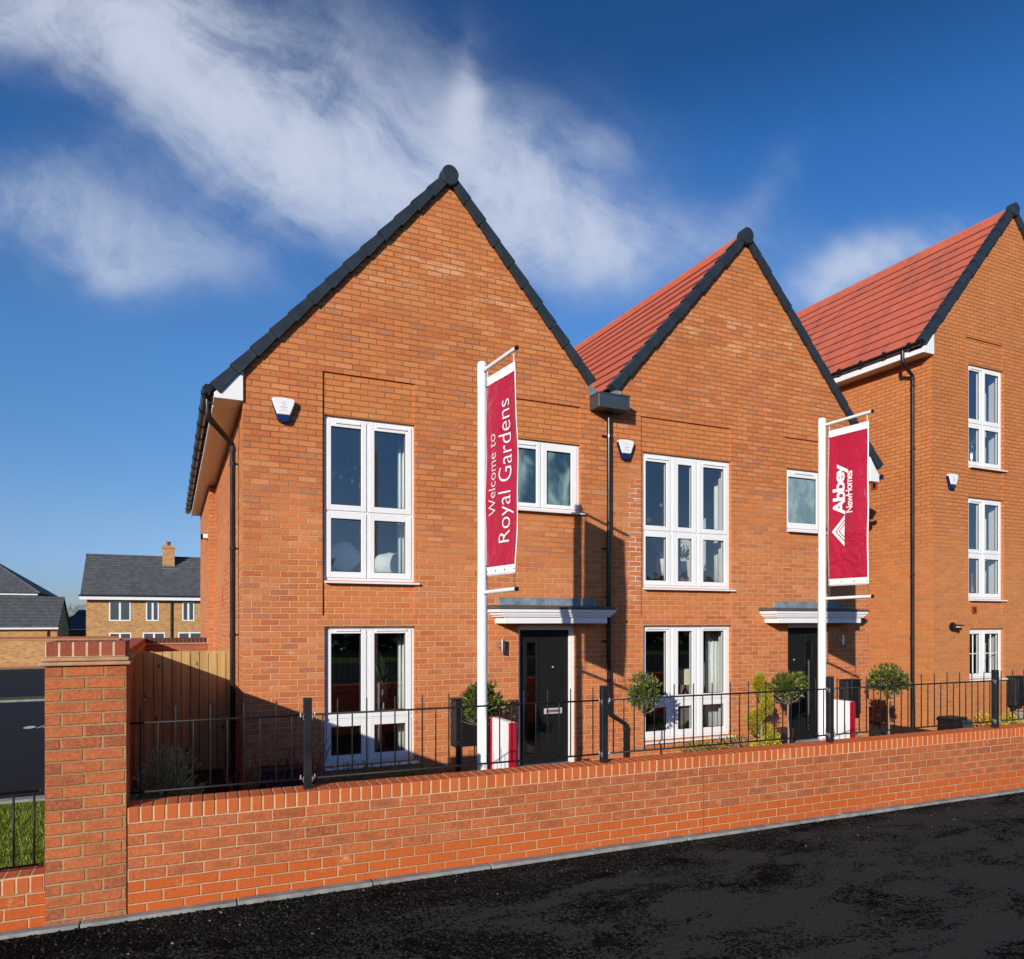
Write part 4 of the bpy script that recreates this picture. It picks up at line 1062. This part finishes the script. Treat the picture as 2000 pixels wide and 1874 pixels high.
def shrub(name, x, y, r, h, mat, label, cat='shrub', n=500, L=.05, W_=.02, group=None, stems=0):
    s = empty(name, (x, y, -.2)); tag(s, label, cat, group)
    mb = MB()
    for _ in range(8+stems):
        a = rnd.uniform(0, 6.28); q = rnd.uniform(.3,1); mb.tube([(0,0,-.02),(r*.4*q*math.cos(a), r*.4*q*math.sin(a), h*.45),(r*.8*q*math.cos(a), r*.8*q*math.sin(a), h*.8)], [.006,.005,.003], 5)
    mb.build('stems', MT['bark'], s, keep=False)
    mb = MB()
    for _ in range(n):
        d = rv().normalized(); k = rnd.random()**.45
        lump = 1+.28*math.sin(5*math.atan2(d.y,d.x)+h*9)*math.sin(3*d.z+x)
        p = Vector((d.x*r*k*lump, d.y*r*k*lump, h*.52+d.z*h*.5*k*lump))
        mb.leaf(p, d+Vector((0,0,.5))+rv()*.7, rv(), L*rnd.uniform(.6,1.25), W_*rnd.uniform(.7,1.2))
    mb.build('foliage', mat, s, keep=False)
    return s
shrub('hebe_shrub', -.02, 7.1, .25, .98, MT['hebe'], 'tallest grey green shrub in the shade before the timber gate', n=2600, L=.055, W_=.026)
shrub('hebe_shrub', -.27, 6.9, .16, .68, MT['hebe'], 'small grey green shrub right beside the pillar', n=1100, L=.05, W_=.024)
shrub('ground_shrub', .05, 6.5, .34, .50, MT['low_green'], 'low dark green shrub under the rail beside the pillar', n=1300, L=.055, W_=.026)
gp = 'low plants along the front gardens'
for i, (x, y, r, h, m, lab) in enumerate([
    (2.05,8.95,.32,.36,'low_green','low green creeping plant under the left end of the two column window'),
    (2.72,8.95,.28,.30,'low_green','low green creeping plant under the right end of the two column window'),
    (3.15,8.7,.14,.2,'low_green','small green plant at the foot of the Welcome pole box'),
    (7.02,8.7,.24,.36,'heather','bronze green plant right of the bay tree under the three column window'),
    (7.45,8.75,.24,.33,'heather','bronze and yellow plant below the middle of the three column window'),
    (7.85,8.75,.24,.40,'heather','yellow tinged bronze plant left of the golden conifer foot'),
    (8.2,8.45,.26,.36,'yellow_flower','yellow green low plant at the foot of the golden conifer'),
    (10.35,8.85,.22,.34,'low_green','dark green tuft left of the rightmost bay tree'),
    (14.25,8.85,.28,.36,'yellow_flower','yellow leaved clump left of the last railing post'),
    (15.0,8.95,.20,.30,'yellow_flower','yellow leaved clump right of the last railing post')]):
    shrub('low_plant', x, y, r, h, MT[m], lab, 'plant', n=420, L=.05, W_=.024, group=gp)
def dogwood(x, y, h, label, n=9):
    d = empty('red_stem_shrub', (x, y, -.2)); tag(d, label, 'shrub', 'red stemmed shrubs in the shaded bed')
    mb = MB()
    for _ in range(n):
        a = rnd.uniform(0,6.28); q = rnd.uniform(.08,.26); p0 = Vector((0,0,-.02)); p1 = Vector((q*.4*math.cos(a),q*.4*math.sin(a),h*.5)); p2 = Vector((q*math.cos(a),q*math.sin(a),h*rnd.uniform(.75,1)))
        mb.tube([p0,p1,p2], [.007,.006,.003], 5)
        for _ in range(3):
            t0 = rnd.uniform(.3,.95); s = p1.lerp(p2, t0); e = s+Vector((rnd.uniform(-.08,.08),rnd.uniform(-.08,.08),rnd.uniform(.05,.14))); mb.tube([s,e], [.004,.002], 4)
    mb.build('stems', MT['red_stem'], d, keep=False)
dogwood(.62, 8.0, .72, 'red stemmed bare shrub in front of the left corner downpipe')
dogwood(1.02, 8.2, .80, 'red stemmed bare shrub left of the navy trough')
dogwood(1.38, 8.3, .78, 'red stemmed bare shrub in front of the navy trough', 11)

tr = empty('trough', (1.25, 9.15, -.2)); tag(tr, 'dark navy trough planter in the shade at the foot of the left house', 'planter')
mb = MB(); mb.prism([(.99,-.2),(1.51,-.2),(1.54,.15),(.96,.15)], 9.02, 9.32); bevel(mb.build('body', MT['navy'], tr), .008, 2)
mb = MB(); mb.box(.945,1.555,9.005,9.335,.15,.172); bevel(mb.build('rim', MT['navy'], tr), .006, 2)
mb = MB(); mb.box(.97,1.53,9.04,9.30,.172,.176); mb.build('compost', MT['soil'], tr)
def planter(x, y, w_, h, mat, label):
    q = empty('planter', (x, y, -.2)); tag(q, label, 'planter', 'square planters by the doors')
    mb = MB(); a, b = w_*.44, w_*.5
    mb.raw([(-a,-a,0),(a,-a,0),(a,a,0),(-a,a,0),(-b,-b,h),(b,-b,h),(b,b,h),(-b,b,h)], [(0,3,2,1),(4,5,6,7),(0,1,5,4),(1,2,6,5),(2,3,7,6),(3,0,4,7)])
    bevel(mb.build('body', mat, q, keep=False), .008, 2)
    mb = MB(); mb.box(-b*1.03,b*1.03,-b*1.03,-b*.85,h-.03,h+.008); mb.box(-b*1.03,b*1.03,b*.85,b*1.03,h-.03,h+.008); mb.box(-b*1.03,-b*.85,-b*.85,b*.85,h-.03,h+.008); mb.box(b*.85,b*1.03,-b*.85,b*.85,h-.03,h+.008); mb.build('rim', mat, q, keep=False)
planter(9.16, 9.05, .20, .36, MT['plum'], 'plum square planter left of the middle house door')
planter(8.92, 8.95, .17, .30, MT['navy'], 'small navy planter behind the golden conifer')
planter(15.95, 9.0, .30, .36, MT['plum'], 'plum planter at the right edge below the black box')
u = empty('vent_cowl', (13.75, 9.2, -.15)); tag(u, 'black wedge shaped box on the ground by the tall house', 'box')
mb = MB(); mb.prism([(13.42,-.16),(13.92,-.16),(13.83,.05),(13.44,.05)], 9.02, 9.36); bevel(mb.build('body', MT['black'], u), .008, 2)
mb = MB(); mb.prism([(13.66,-.165),(13.93,-.165),(13.84,.045),(13.60,.045)], 9.00, 9.016); mb.build('front_flap', MT['hopper'], u)
mb = MB(); mb.box(13.42,13.80,9.04,9.38,.051,.09); mb.build('top_tray', MT['black_metal'], u)
pt_ = empty('stone_pot', (15.55,9.1,-.2)); tag(pt_, 'small pale grey pot below the black box at the right edge', 'pot')
mb = MB(); mb.lathe(15.55,9.1,[(.07,-.2),(.10,-.1),(.11,.05),(.12,.07),(.12,.10),(.10,.10)],16); mb.build('body', MT['concrete'], pt_, smooth=True)
mb = MB(); mb.lathe(15.55,9.1,[(.02,.085),(.095,.09)],16); mb.build('compost', MT['soil'], pt_)

# grass blades on the lawn left of the pillar (uncountable)
mb = MB()
for _ in range(16000):
    x = -rnd.uniform(.70,2.6); y = rnd.uniform(5.55,9.6); z = -.04-.05*(y-5.5)/4.2
    h = rnd.uniform(.02,.05); a = rnd.uniform(0,6.28); b = rnd.uniform(0,.05); w_ = .004
    mb.raw([(x-w_*math.cos(a),y-w_*math.sin(a),z),(x+w_*math.cos(a),y+w_*math.sin(a),z),(x+b*math.sin(a),y+b*math.cos(a),z+h)], [(0,1,2)])
tag(mb.build('grass', MT['grass']), 'short green grass on the lawn left of the pillar', 'grass', kind='stuff')
# loose chippings on the tarmac (uncountable)
mb = MB()
for _ in range(5200):
    x = rnd.uniform(-1.5, 9.5); k = rnd.random()**2.2
    y = 5.25-.0257*(x+.25)-k*rnd.uniform(.02,2.2); s = rnd.uniform(.003,.0085)*(1.2 if x < 1.5 else .9)
    a = rnd.uniform(0,6.28); ca_, sa_ = math.cos(a), math.sin(a)
    P8 = [(-1,-.8,0),(1,-.7,0),(.9,.8,0),(-.8,.9,0),(-.5,-.4,.9),(.6,-.5,.8),(.4,.5,1.0),(-.5,.4,.7)]
    mb.raw([(x+s*(px*ca_-py*sa_)*rnd.uniform(.8,1.2), y+s*(px*sa_+py*ca_), .029+s*pz) for px,py,pz in P8], [(4,5,6,7),(0,1,5,4),(1,2,6,5),(2,3,7,6),(3,0,4,7)])
def mat_chip():
    t = NT('mixed_chippings'); g = t.n('ShaderNodeNewGeometry')
    return t.bsdf(t.ramp(g.outputs['Random Per Island'], [(0,(.006,.006,.006)),(.8,(.02,.019,.018)),(.955,(.04,.036,.032)),(.992,(.11,.095,.08)),(1,(.26,.25,.23))]), .9, .1)
tag(mb.build('loose_chippings', mat_chip()), 'loose black chippings scattered on the tarmac', 'chippings', kind='stuff')

# ------------------------------------------------------------------ background on the left
def bgwin(house, x0, x1, z0, z1, y, m):
    fr = MB(); fr.box(x0,x1,y-.02,y+.06,z0,z0+.09); fr.box(x0,x1,y-.02,y+.06,z1-.09,z1); fr.box(x0,x0+.09,y-.02,y+.06,z0+.09,z1-.09); fr.box(x1-.09,x1,y-.02,y+.06,z0+.09,z1-.09)
    for mx in m: fr.box(mx-.07,mx+.07,y-.02,y+.06,z0+.09,z1-.09)
    o = fr.build('window', MT['white'], house)
    gl = MB(); gl.box(x0+.05,x1-.05,y-.014,y-.004,z0+.05,z1-.05); gl.build('pane', MT['bgglass'], o)
    return o
MT['bgglass'] = plain('far_window_glass', (.07,.085,.10), .12, .6)
YY = 65.0; gy = gz(65)
b = empty('yellow_house', (-1.5, YY, gy)); tag(b, 'yellow brick house with grey slate roof and chimney beyond the side road', 'house')
mb = MB(); mb.box(-5.9,9,YY,YY+8,gy-.5,3.85); mb.build('wall', MT['brick_yellow'], b)
mb = MB()
n = 15; ya, za, yb_, zb_ = YY-.45, 3.86, YY+4.0, 7.30
for i in range(n):
    f0, f1 = i/n, (i+1)/n
    mb.prismx([(ya+(yb_-ya)*f0, za+(zb_-za)*f0-.1),(ya+(yb_-ya)*f1+.05, za+(zb_-za)*f1-.06),(ya+(yb_-ya)*f1+.05, za+(zb_-za)*f1+.04),(ya+(yb_-ya)*f0, za+(zb_-za)*f0+.10)], -6.25, 9.2)
mb.prismx([(YY+4,7.30),(YY+8.4,3.9),(YY+8.4,3.7),(YY+4,7.1)], -6.25, 9.2)
rr = mb.build('roof', MT['slate'], b)
mb = MB(); mb.tube([(-6.27,YY+4,7.32),(9.2,YY+4,7.32)], .11, 8); mb.build('ridge', MT['slate'], rr)
mb = MB(); mb.prismx([(YY,3.7),(YY+8,3.7),(YY+4,7.05)], -5.9, -5.6); mb.build('gable', MT['brick_yellow'], b)
cx0 = -.62
mb = MB(); mb.box(cx0,cx0+.92,YY+2.9,YY+3.8,5.6,8.25); mb.box(cx0-.05,cx0+.97,YY+2.84,YY+3.86,8.0,8.14); ch = mb.build('chimney', MT['brick_yellow'], rr)
mb = MB(); mb.lathe(cx0+.46,YY+3.35,[(.16,8.25),(.15,8.46),(.18,8.5),(.17,8.6)],12); mb.build('chimney_pot', MT['terracotta'], rr)
mb = MB(); mb.box(cx0-.15,cx0+1.15,YY+2.55,YY+2.9,6.05,6.30); mb.build('flashing', MT['lead'], rr)
mb = MB(); mb.box(-6.3,9.2,YY-.5,YY-.42,3.56,3.80); mb.build('fascia', MT['white'], b)
mb = MB(); mb.tube([(-6.35,YY-.56,3.87),(9.2,YY-.56,3.87)], .055, 8); mb.build('gutter', MT['black'], b)
mb = MB(); mb.tube([(.05,YY-.06,3.6),(.05,YY-.06,gy)], .08, 8); mb.build('downpipe', MT['black'], b)
bgwin(b,-4.35,-2.85,1.92,3.45,YY,[-3.6]); bgwin(b,-1.78,-.85,1.92,3.45,YY,[-1.3]); bgwin(b,.85,1.75,1.92,3.45,YY,[1.3])
bgwin(b,-4.35,-2.8,-.3,1.0,YY,[-3.6]); bgwin(b,-2.0,-.4,-.3,1.0,YY,[-1.2]); bgwin(b,.55,2.4,-.3,1.0,YY,[1.4])
w_ = empty('yellow_wall', (-8, 50.5, gz(50))); tag(w_, 'long yellow brick garden wall on the far side of the side road', 'wall')
gw = gz(50.5)
mb = MB(); mb.box(-60,-2.85,50.4,50.62,gw-.3,.80); mb.box(-2.85,6,50.5,50.72,gw-.3,.68); mb.build('brickwork', MT['brick_yellow'], w_)
mb = MB(); mb.box(-60,-2.8,50.36,50.66,.80,.86); mb.box(-2.8,6,50.46,50.76,.68,.74); mb.build('tile_creasing', MT['creasing'], w_)
mb = MB(); mb.box(-60,-2.85,50.4,50.62,.86,1.0); mb.box(-2.85,6,50.5,50.72,.74,.87); mb.build('brick_cap', MT['brick_brown'], w_)
mb = MB(); mb.raw([(-60,50.385,gw-.2),(6,50.385,gw-.2),(6,50.385,gw+.17),(-60,50.385,gw+.17)],[(0,1,2,3)]); mb.build('plinth', MT['brick_front'], w_)
mb = MB(); mb.raw([(-60,48.2,gz(48.2)+.03),(30,48.2,gz(48.2)+.03),(30,50.4,gz(50.4)+.08),(-60,50.4,gz(50.4)+.08)],[(0,1,2,3)]); tag(mb.build('pavement', MT['paving']), kind='structure')
def small_roof_house(name, label, cat, x0, x1, y0, y1, ze, zr, wallm, hip=0):
    h = empty(name, ((x0+x1)/2, y0, gz(y0))); tag(h, label, cat)
    mb = MB(); mb.box(x0,x1,y0,y1,gz(y0)-1,ze); ym = (y0+y1)/2
    if not hip: mb.prismx([(y0,ze),(y1,ze),(ym,zr-.15)], x1-.3, x1); mb.prismx([(y0,ze),(y1,ze),(ym,zr-.15)], x0, x0+.3)
    mb.build('wall', wallm, h)
    mb = MB(); o = .35
    if hip:
        X0,X1,Y0,Y1 = x0-o,x1+o,y0-o,y1+o
        mb.raw([(X0,Y0,ze),(X1,Y0,ze),(X1,Y1,ze),(X0,Y1,ze),(X0+hip,ym,zr),(X1-hip,ym,zr)], [(0,1,5,4),(1,2,5),(2,3,4,5),(3,0,4),(3,2,1,0)])
    else:
        n = 9
        for i in range(n):
            f0, f1 = i/n, (i+1)/n; Y0 = y0-o
            mb.prismx([(Y0+(ym-Y0)*f0, ze+(zr-ze)*f0-.12),(Y0+(ym-Y0)*f1+.04, ze+(zr-ze)*f1-.08),(Y0+(ym-Y0)*f1+.04, ze+(zr-ze)*f1+.03),(Y0+(ym-Y0)*f0, ze+(zr-ze)*f0+.09)], x0-.1, x1+.12)
        mb.prismx([(ym,zr),(y1+o,ze),(y1+o,ze-.15),(ym,zr-.15)], x0-.1, x1+.12)
    r = mb.build('roof', MT['slate'], h)
    mb = MB()
    if hip:
        for c in ((X0,Y0),(X1,Y0)):
            e = X0+hip if c[0] == X0 else X1-hip
            mb.tube([(c[0],c[1],ze+.03),(e,ym,zr+.03)], .10, 6)
        mb.tube([(X0+hip,ym,zr+.03),(X1-hip,ym,zr+.03)], .10, 6)
    else: mb.tube([(x0-.1,ym,zr+.03),(x1+.12,ym,zr+.03)], .12, 6)
    mb.build('ridge', MT['slate'], r)
    mb = MB(); mb.box(x0-.1,x1+.12,y0-o-.06,y0-o-.01,ze-.22,ze-.08); mb.build('fascia', MT['white'], h)
    return h
ga = small_roof_house('garage', 'low garage with grey slate roof behind the yellow wall', 'garage', -21, -9.0, 75, 83, 1.42, 4.02, MT['brick_yellow'])
mb = MB(); mb.tube([(-9.7,74.9,1.3),(-9.7,74.9,gz(75))], .06, 6); mb.build('downpipe', MT['black'], ga)
small_roof_house('hipped_house', 'brown brick house with hipped slate roof at the far left edge', 'house', -33, -13.3, 95, 110, 4.95, 10.2, MT['brick_brown'], hip=7.5)
small_roof_house('distant_house', 'distant dark hipped slate roof left of the yellow house', 'house', -13.5, -8.0, 108, 118, 1.0, 3.3, MT['brick_brown'], hip=3.5)
for i, (x, y, h, lab) in enumerate([(-12.2,125,5.6,'bare tree beyond the gap left of the yellow house'),(-14.6,122,5.0,'leftmost bare tree above the garage ridge end'),(-9.8,128,5.2,'bare tree nearest the yellow house corner')]):
    tr = empty('bare_tree', (x, y, gz(y))); tag(tr, lab, 'tree', 'far bare trees')
    mb = MB(); mb.tube([(0,0,0),(0,0,h*.4)], [.2,.14], 6); mb.build('trunk', MT['twig'], tr, keep=False)
    mb = MB()
    for _ in range(500):
        d = rv(); mb.leaf(Vector((d.x*2.2, d.y*2.2, h*.66+d.z*h*.34)), d+Vector((0,0,.6)), rv(), .7, .05)
    mb.build('crown', MT['twig'], tr, keep=False)

# across the street, seen only as reflections in the ground-floor glass
mb = MB()
for _ in range(9000):
    x = rnd.uniform(-45,45); y = rnd.uniform(-32,-27); z = rnd.uniform(0,1)**.8*(4.4+1.2*math.sin(x*.35)+.8*math.sin(x*.9))
    mb.leaf(Vector((x,y,z)), rv(), rv(), .9, .55)
tag(mb.build('hedge', MT['far_leaf']), 'dark tree belt across the road reflected in the ground floor windows', 'hedge', kind='stuff')

# ------------------------------------------------------------------ things seen inside the windows
def curtain(x0, x1, y, z0, z1, label, mat='curtain'):
    mb = MB(); n = 60; vs = []
    for z in (z0, z1):
        for i in range(n+1): vs.append((x0+(x1-x0)*i/n, y+.03*math.sin(i*2*math.pi/7.5)+.008*math.sin(i*1.3), z))
    mb.raw(vs, [(i, i+1, i+n+2, i+n+1) for i in range(n)])
    o = mb.build('curtain', MT[mat], smooth=True); tag(o, label, 'curtain', 'curtains inside the windows')
    md = o.modifiers.new('t', 'SOLIDIFY'); md.thickness = .004
curtain(2.86,3.24,9.92,2.46,4.85,'grey curtain at the right of the upper two column window')
curtain(2.86,3.24,9.92,-.1,2.1,'grey curtain at the right of the lower two column window')
curtain(8.47,8.95,9.95,2.46,4.85,'pale curtain at the right of the upper three column window')
curtain(8.28,8.9,9.95,-.1,2.1,'pale curtain at the right of the lower three column window')
curtain(15.80,16.5,9.95,4.95,7.4,'pale curtain in the top window of the tall house')
curtain(15.78,16.5,9.95,2.3,4.7,'pale curtain in the middle window of the tall house')
curtain(15.85,16.5,9.98,.2,2.0,'pale curtain in the ground floor window of the tall house')
mb = MB(); mb.blob((2.12,10.02,2.80), (.24,.13,.20), 22, 14, fn=lambda d: .86+.14*max(abs(d.x),abs(d.z))+.035*math.sin(9*d.x+5*d.z)+.03*math.sin(14*d.z+3*d.x))
tag(mb.build('pillow', MT['fabric_white'], smooth=True), 'white pillow at the lower left pane of the upper two column window', 'pillow')
mb = MB(); mb.blob((2.9,10.25,2.72), (.34,.18,.20), 22, 14, fn=lambda d: .9+.1*abs(d.x)+.03*math.sin(11*d.x+4*d.z))
tag(mb.build('cushion', MT['fabric_white'], smooth=True), 'white cushion at the lower right pane of the upper two column window', 'cushion')
ch = empty('pendant_light', (2.22,10.3,4.9)); tag(ch, 'branching dark pendant light inside the upper two column window', 'pendant light')
mb = MB(); mb.tube([(2.22,10.3,4.94),(2.22,10.3,4.90)], .07, 14); mb.tube([(2.22,10.3,4.9),(2.22,10.3,3.95)], .008, 6); mb.build('rod', MT['black'], ch)
mb = MB(); b2 = MB()
for i in range(9):
    a = i*.7; z = 4.12-.045*i; e = Vector((2.22+.22*math.cos(a), 10.3+.22*math.sin(a), z+.05)); mb.tube([(2.22,10.3,z),tuple(e)], .005, 5); b2.blob(e, (.026,.026,.034), 8, 6)
mb.build('branches', MT['black'], ch); b2.build('bulbs', MT['fabric_white'], ch, smooth=True)
hp = empty('house_plant', (2.70, 10.05, -.17)); tag(hp, 'dark spiky house plant on a black stand inside the lower two column window', 'house plant')
mb = MB()
for _ in range(40):
    a = rnd.uniform(0,6.28); mb.leaf(Vector((2.70,10.05,1.0+rnd.uniform(-.1,.15))), Vector((math.cos(a)*.6,math.sin(a)*.6,rnd.uniform(.3,1.3))), rv(), rnd.uniform(.22,.42), .035)
mb.build('leaves', MT['far_leaf'], hp)
mb = MB(); mb.lathe(2.70,10.05,[(.06,.80),(.08,.9),(.07,.98)],14); mb.build('pot', MT['black'], hp)
for sx_, sy_ in ((-.1,-.1),(.1,-.1),(0,.12)):
    mb = MB(); mb.tube([(2.70,10.05,.82),(2.70+sx_,10.05+sy_,-.17)], .012, 6); mb.build('leg', MT['black'], hp)
tl = empty('table_lamp', (7.88,10.0,.55)); tag(tl, 'cream drum table lamp inside the lower three column window', 'table lamp')
mb = MB(); mb.lathe(7.88,10.0,[(.14,.86),(.13,1.12),(.01,1.12)],24); mb.build('shade', MT['cream'], tl)
mb = MB(); mb.lathe(7.88,10.0,[(.07,.52),(.05,.6),(.06,.7),(.015,.8),(.012,.87)],16); mb.build('base', MT['black'], tl, smooth=True)
tb = empty('side_table', (7.88,10.0,-.18)); tag(tb, 'dark side table under the cream table lamp', 'table')
mb = MB(); mb.box(7.58,8.18,9.84,10.2,.48,.52); mb.build('tabletop', MT['plum'], tb)
for lx, ly in ((7.61,9.87),(8.15,9.87),(7.61,10.17),(8.15,10.17)):
    mb = MB(); mb.box(lx-.02,lx+.02,ly-.02,ly+.02,-.17,.48); mb.build('leg', MT['plum'], tb)
ac = empty('armchair', (7.22,10.3,2.42)); tag(ac, 'purple armchair inside the upper three column window', 'armchair')
mb = MB(); mb.blob((7.22,10.2,2.78), (.30,.14,.50), 20, 14, fn=lambda d: 1); mb.build('backrest', MT['purple'], ac, smooth=True)
mb = MB(); mb.box(6.92,7.52,10.3,10.9,2.5,2.85); bevel(mb.build('seat', MT['purple'], ac), .05, 3)
mb = MB(); mb.blob((7.62,10.2,2.9), (.2,.1,.22), 16, 10); tag(mb.build('cushion', MT['fabric_white'], smooth=True), 'pale cushion beside the purple armchair', 'cushion')
pp = empty('palm_plant', (7.96,10.15,2.7)); tag(pp, 'green palm in the upper three column window', 'house plant')
mb = MB()
for _ in range(26):
    a = rnd.uniform(0,6.28); q = Vector((7.98,10.2,2.95)); e = q+Vector((.28*math.cos(a),.15*math.sin(a),rnd.uniform(.1,.4)))
    for i in range(10):
        s = q.lerp(e, .2+.08*i); mb.leaf(s, (e-q)+Vector((rnd.uniform(-.3,.3),0,rnd.uniform(-.2,.2))), rv(), .11, .018)
mb.build('fronds', MT['hebe'], pp)
mb = MB(); mb.lathe(7.98,10.2,[(.07,2.45),(.09,2.6),(.07,2.95),(.05,2.95)],14); mb.build('pot', MT['fabric_white'], pp, smooth=True)
mo = empty('copper_mobile', (7.22,10.0,4.0)); tag(mo, 'copper disc mobile in the upper three column window', 'mobile')
mb = MB(); mb.tube([(7.22,10.05,4.9),(7.22,10.05,3.75)], .003, 5); mb.tube([(6.99,10.05,3.78),(7.47,10.05,3.72)], .003, 5); mb.build('wire', MT['black'], mo)
for dx_, dz_, rr_ in ((-.17,3.56,.05),(-.05,3.60,.05),(.20,3.86,.03)):
    mb = MB(); mb.tube([(7.22+dx_,10.05,dz_),(7.22+dx_,10.06,dz_)], rr_, 20); mb.build('disc', MT['copper'], mo)
def vase(x, y, z, prof, mat, label, leaves):
    v = empty('vase', (x,y,z)); tag(v, label, 'vase')
    mb = MB(); mb.lathe(x,y,[(r, z+h) for r, h in prof],20); mb.build('body', mat, v, smooth=True)
    if leaves:
        mb = MB(); crown(mb, (x,y,z+.62), (.2,.14,.22), 220, .09, .03, .3); mb.build('foliage', MT['hebe'], v)
vase(15.05,9.78,5.08,[(.06,0),(.10,.15),(.09,.3),(.05,.42)], MT['steel'], 'silver vase of leaves in the top window of the tall house', True)
vase(15.08,9.78,2.42,[(.11,0),(.13,.12),(.05,.3),(.035,.42),(.06,.5)], MT['plum'], 'dark plum vase in the middle window of the tall house', False)
mb = MB(); mb.box(15.20,15.72,10.3,10.32,3.05,3.95); tag(mb.build('wall_picture', plain('pink_print', (.42,.16,.15), .5, .4, var=.7, scale=5)), 'pink and brown picture in the middle window of the tall house', 'picture')
print('objects', len(bpy.data.objects))
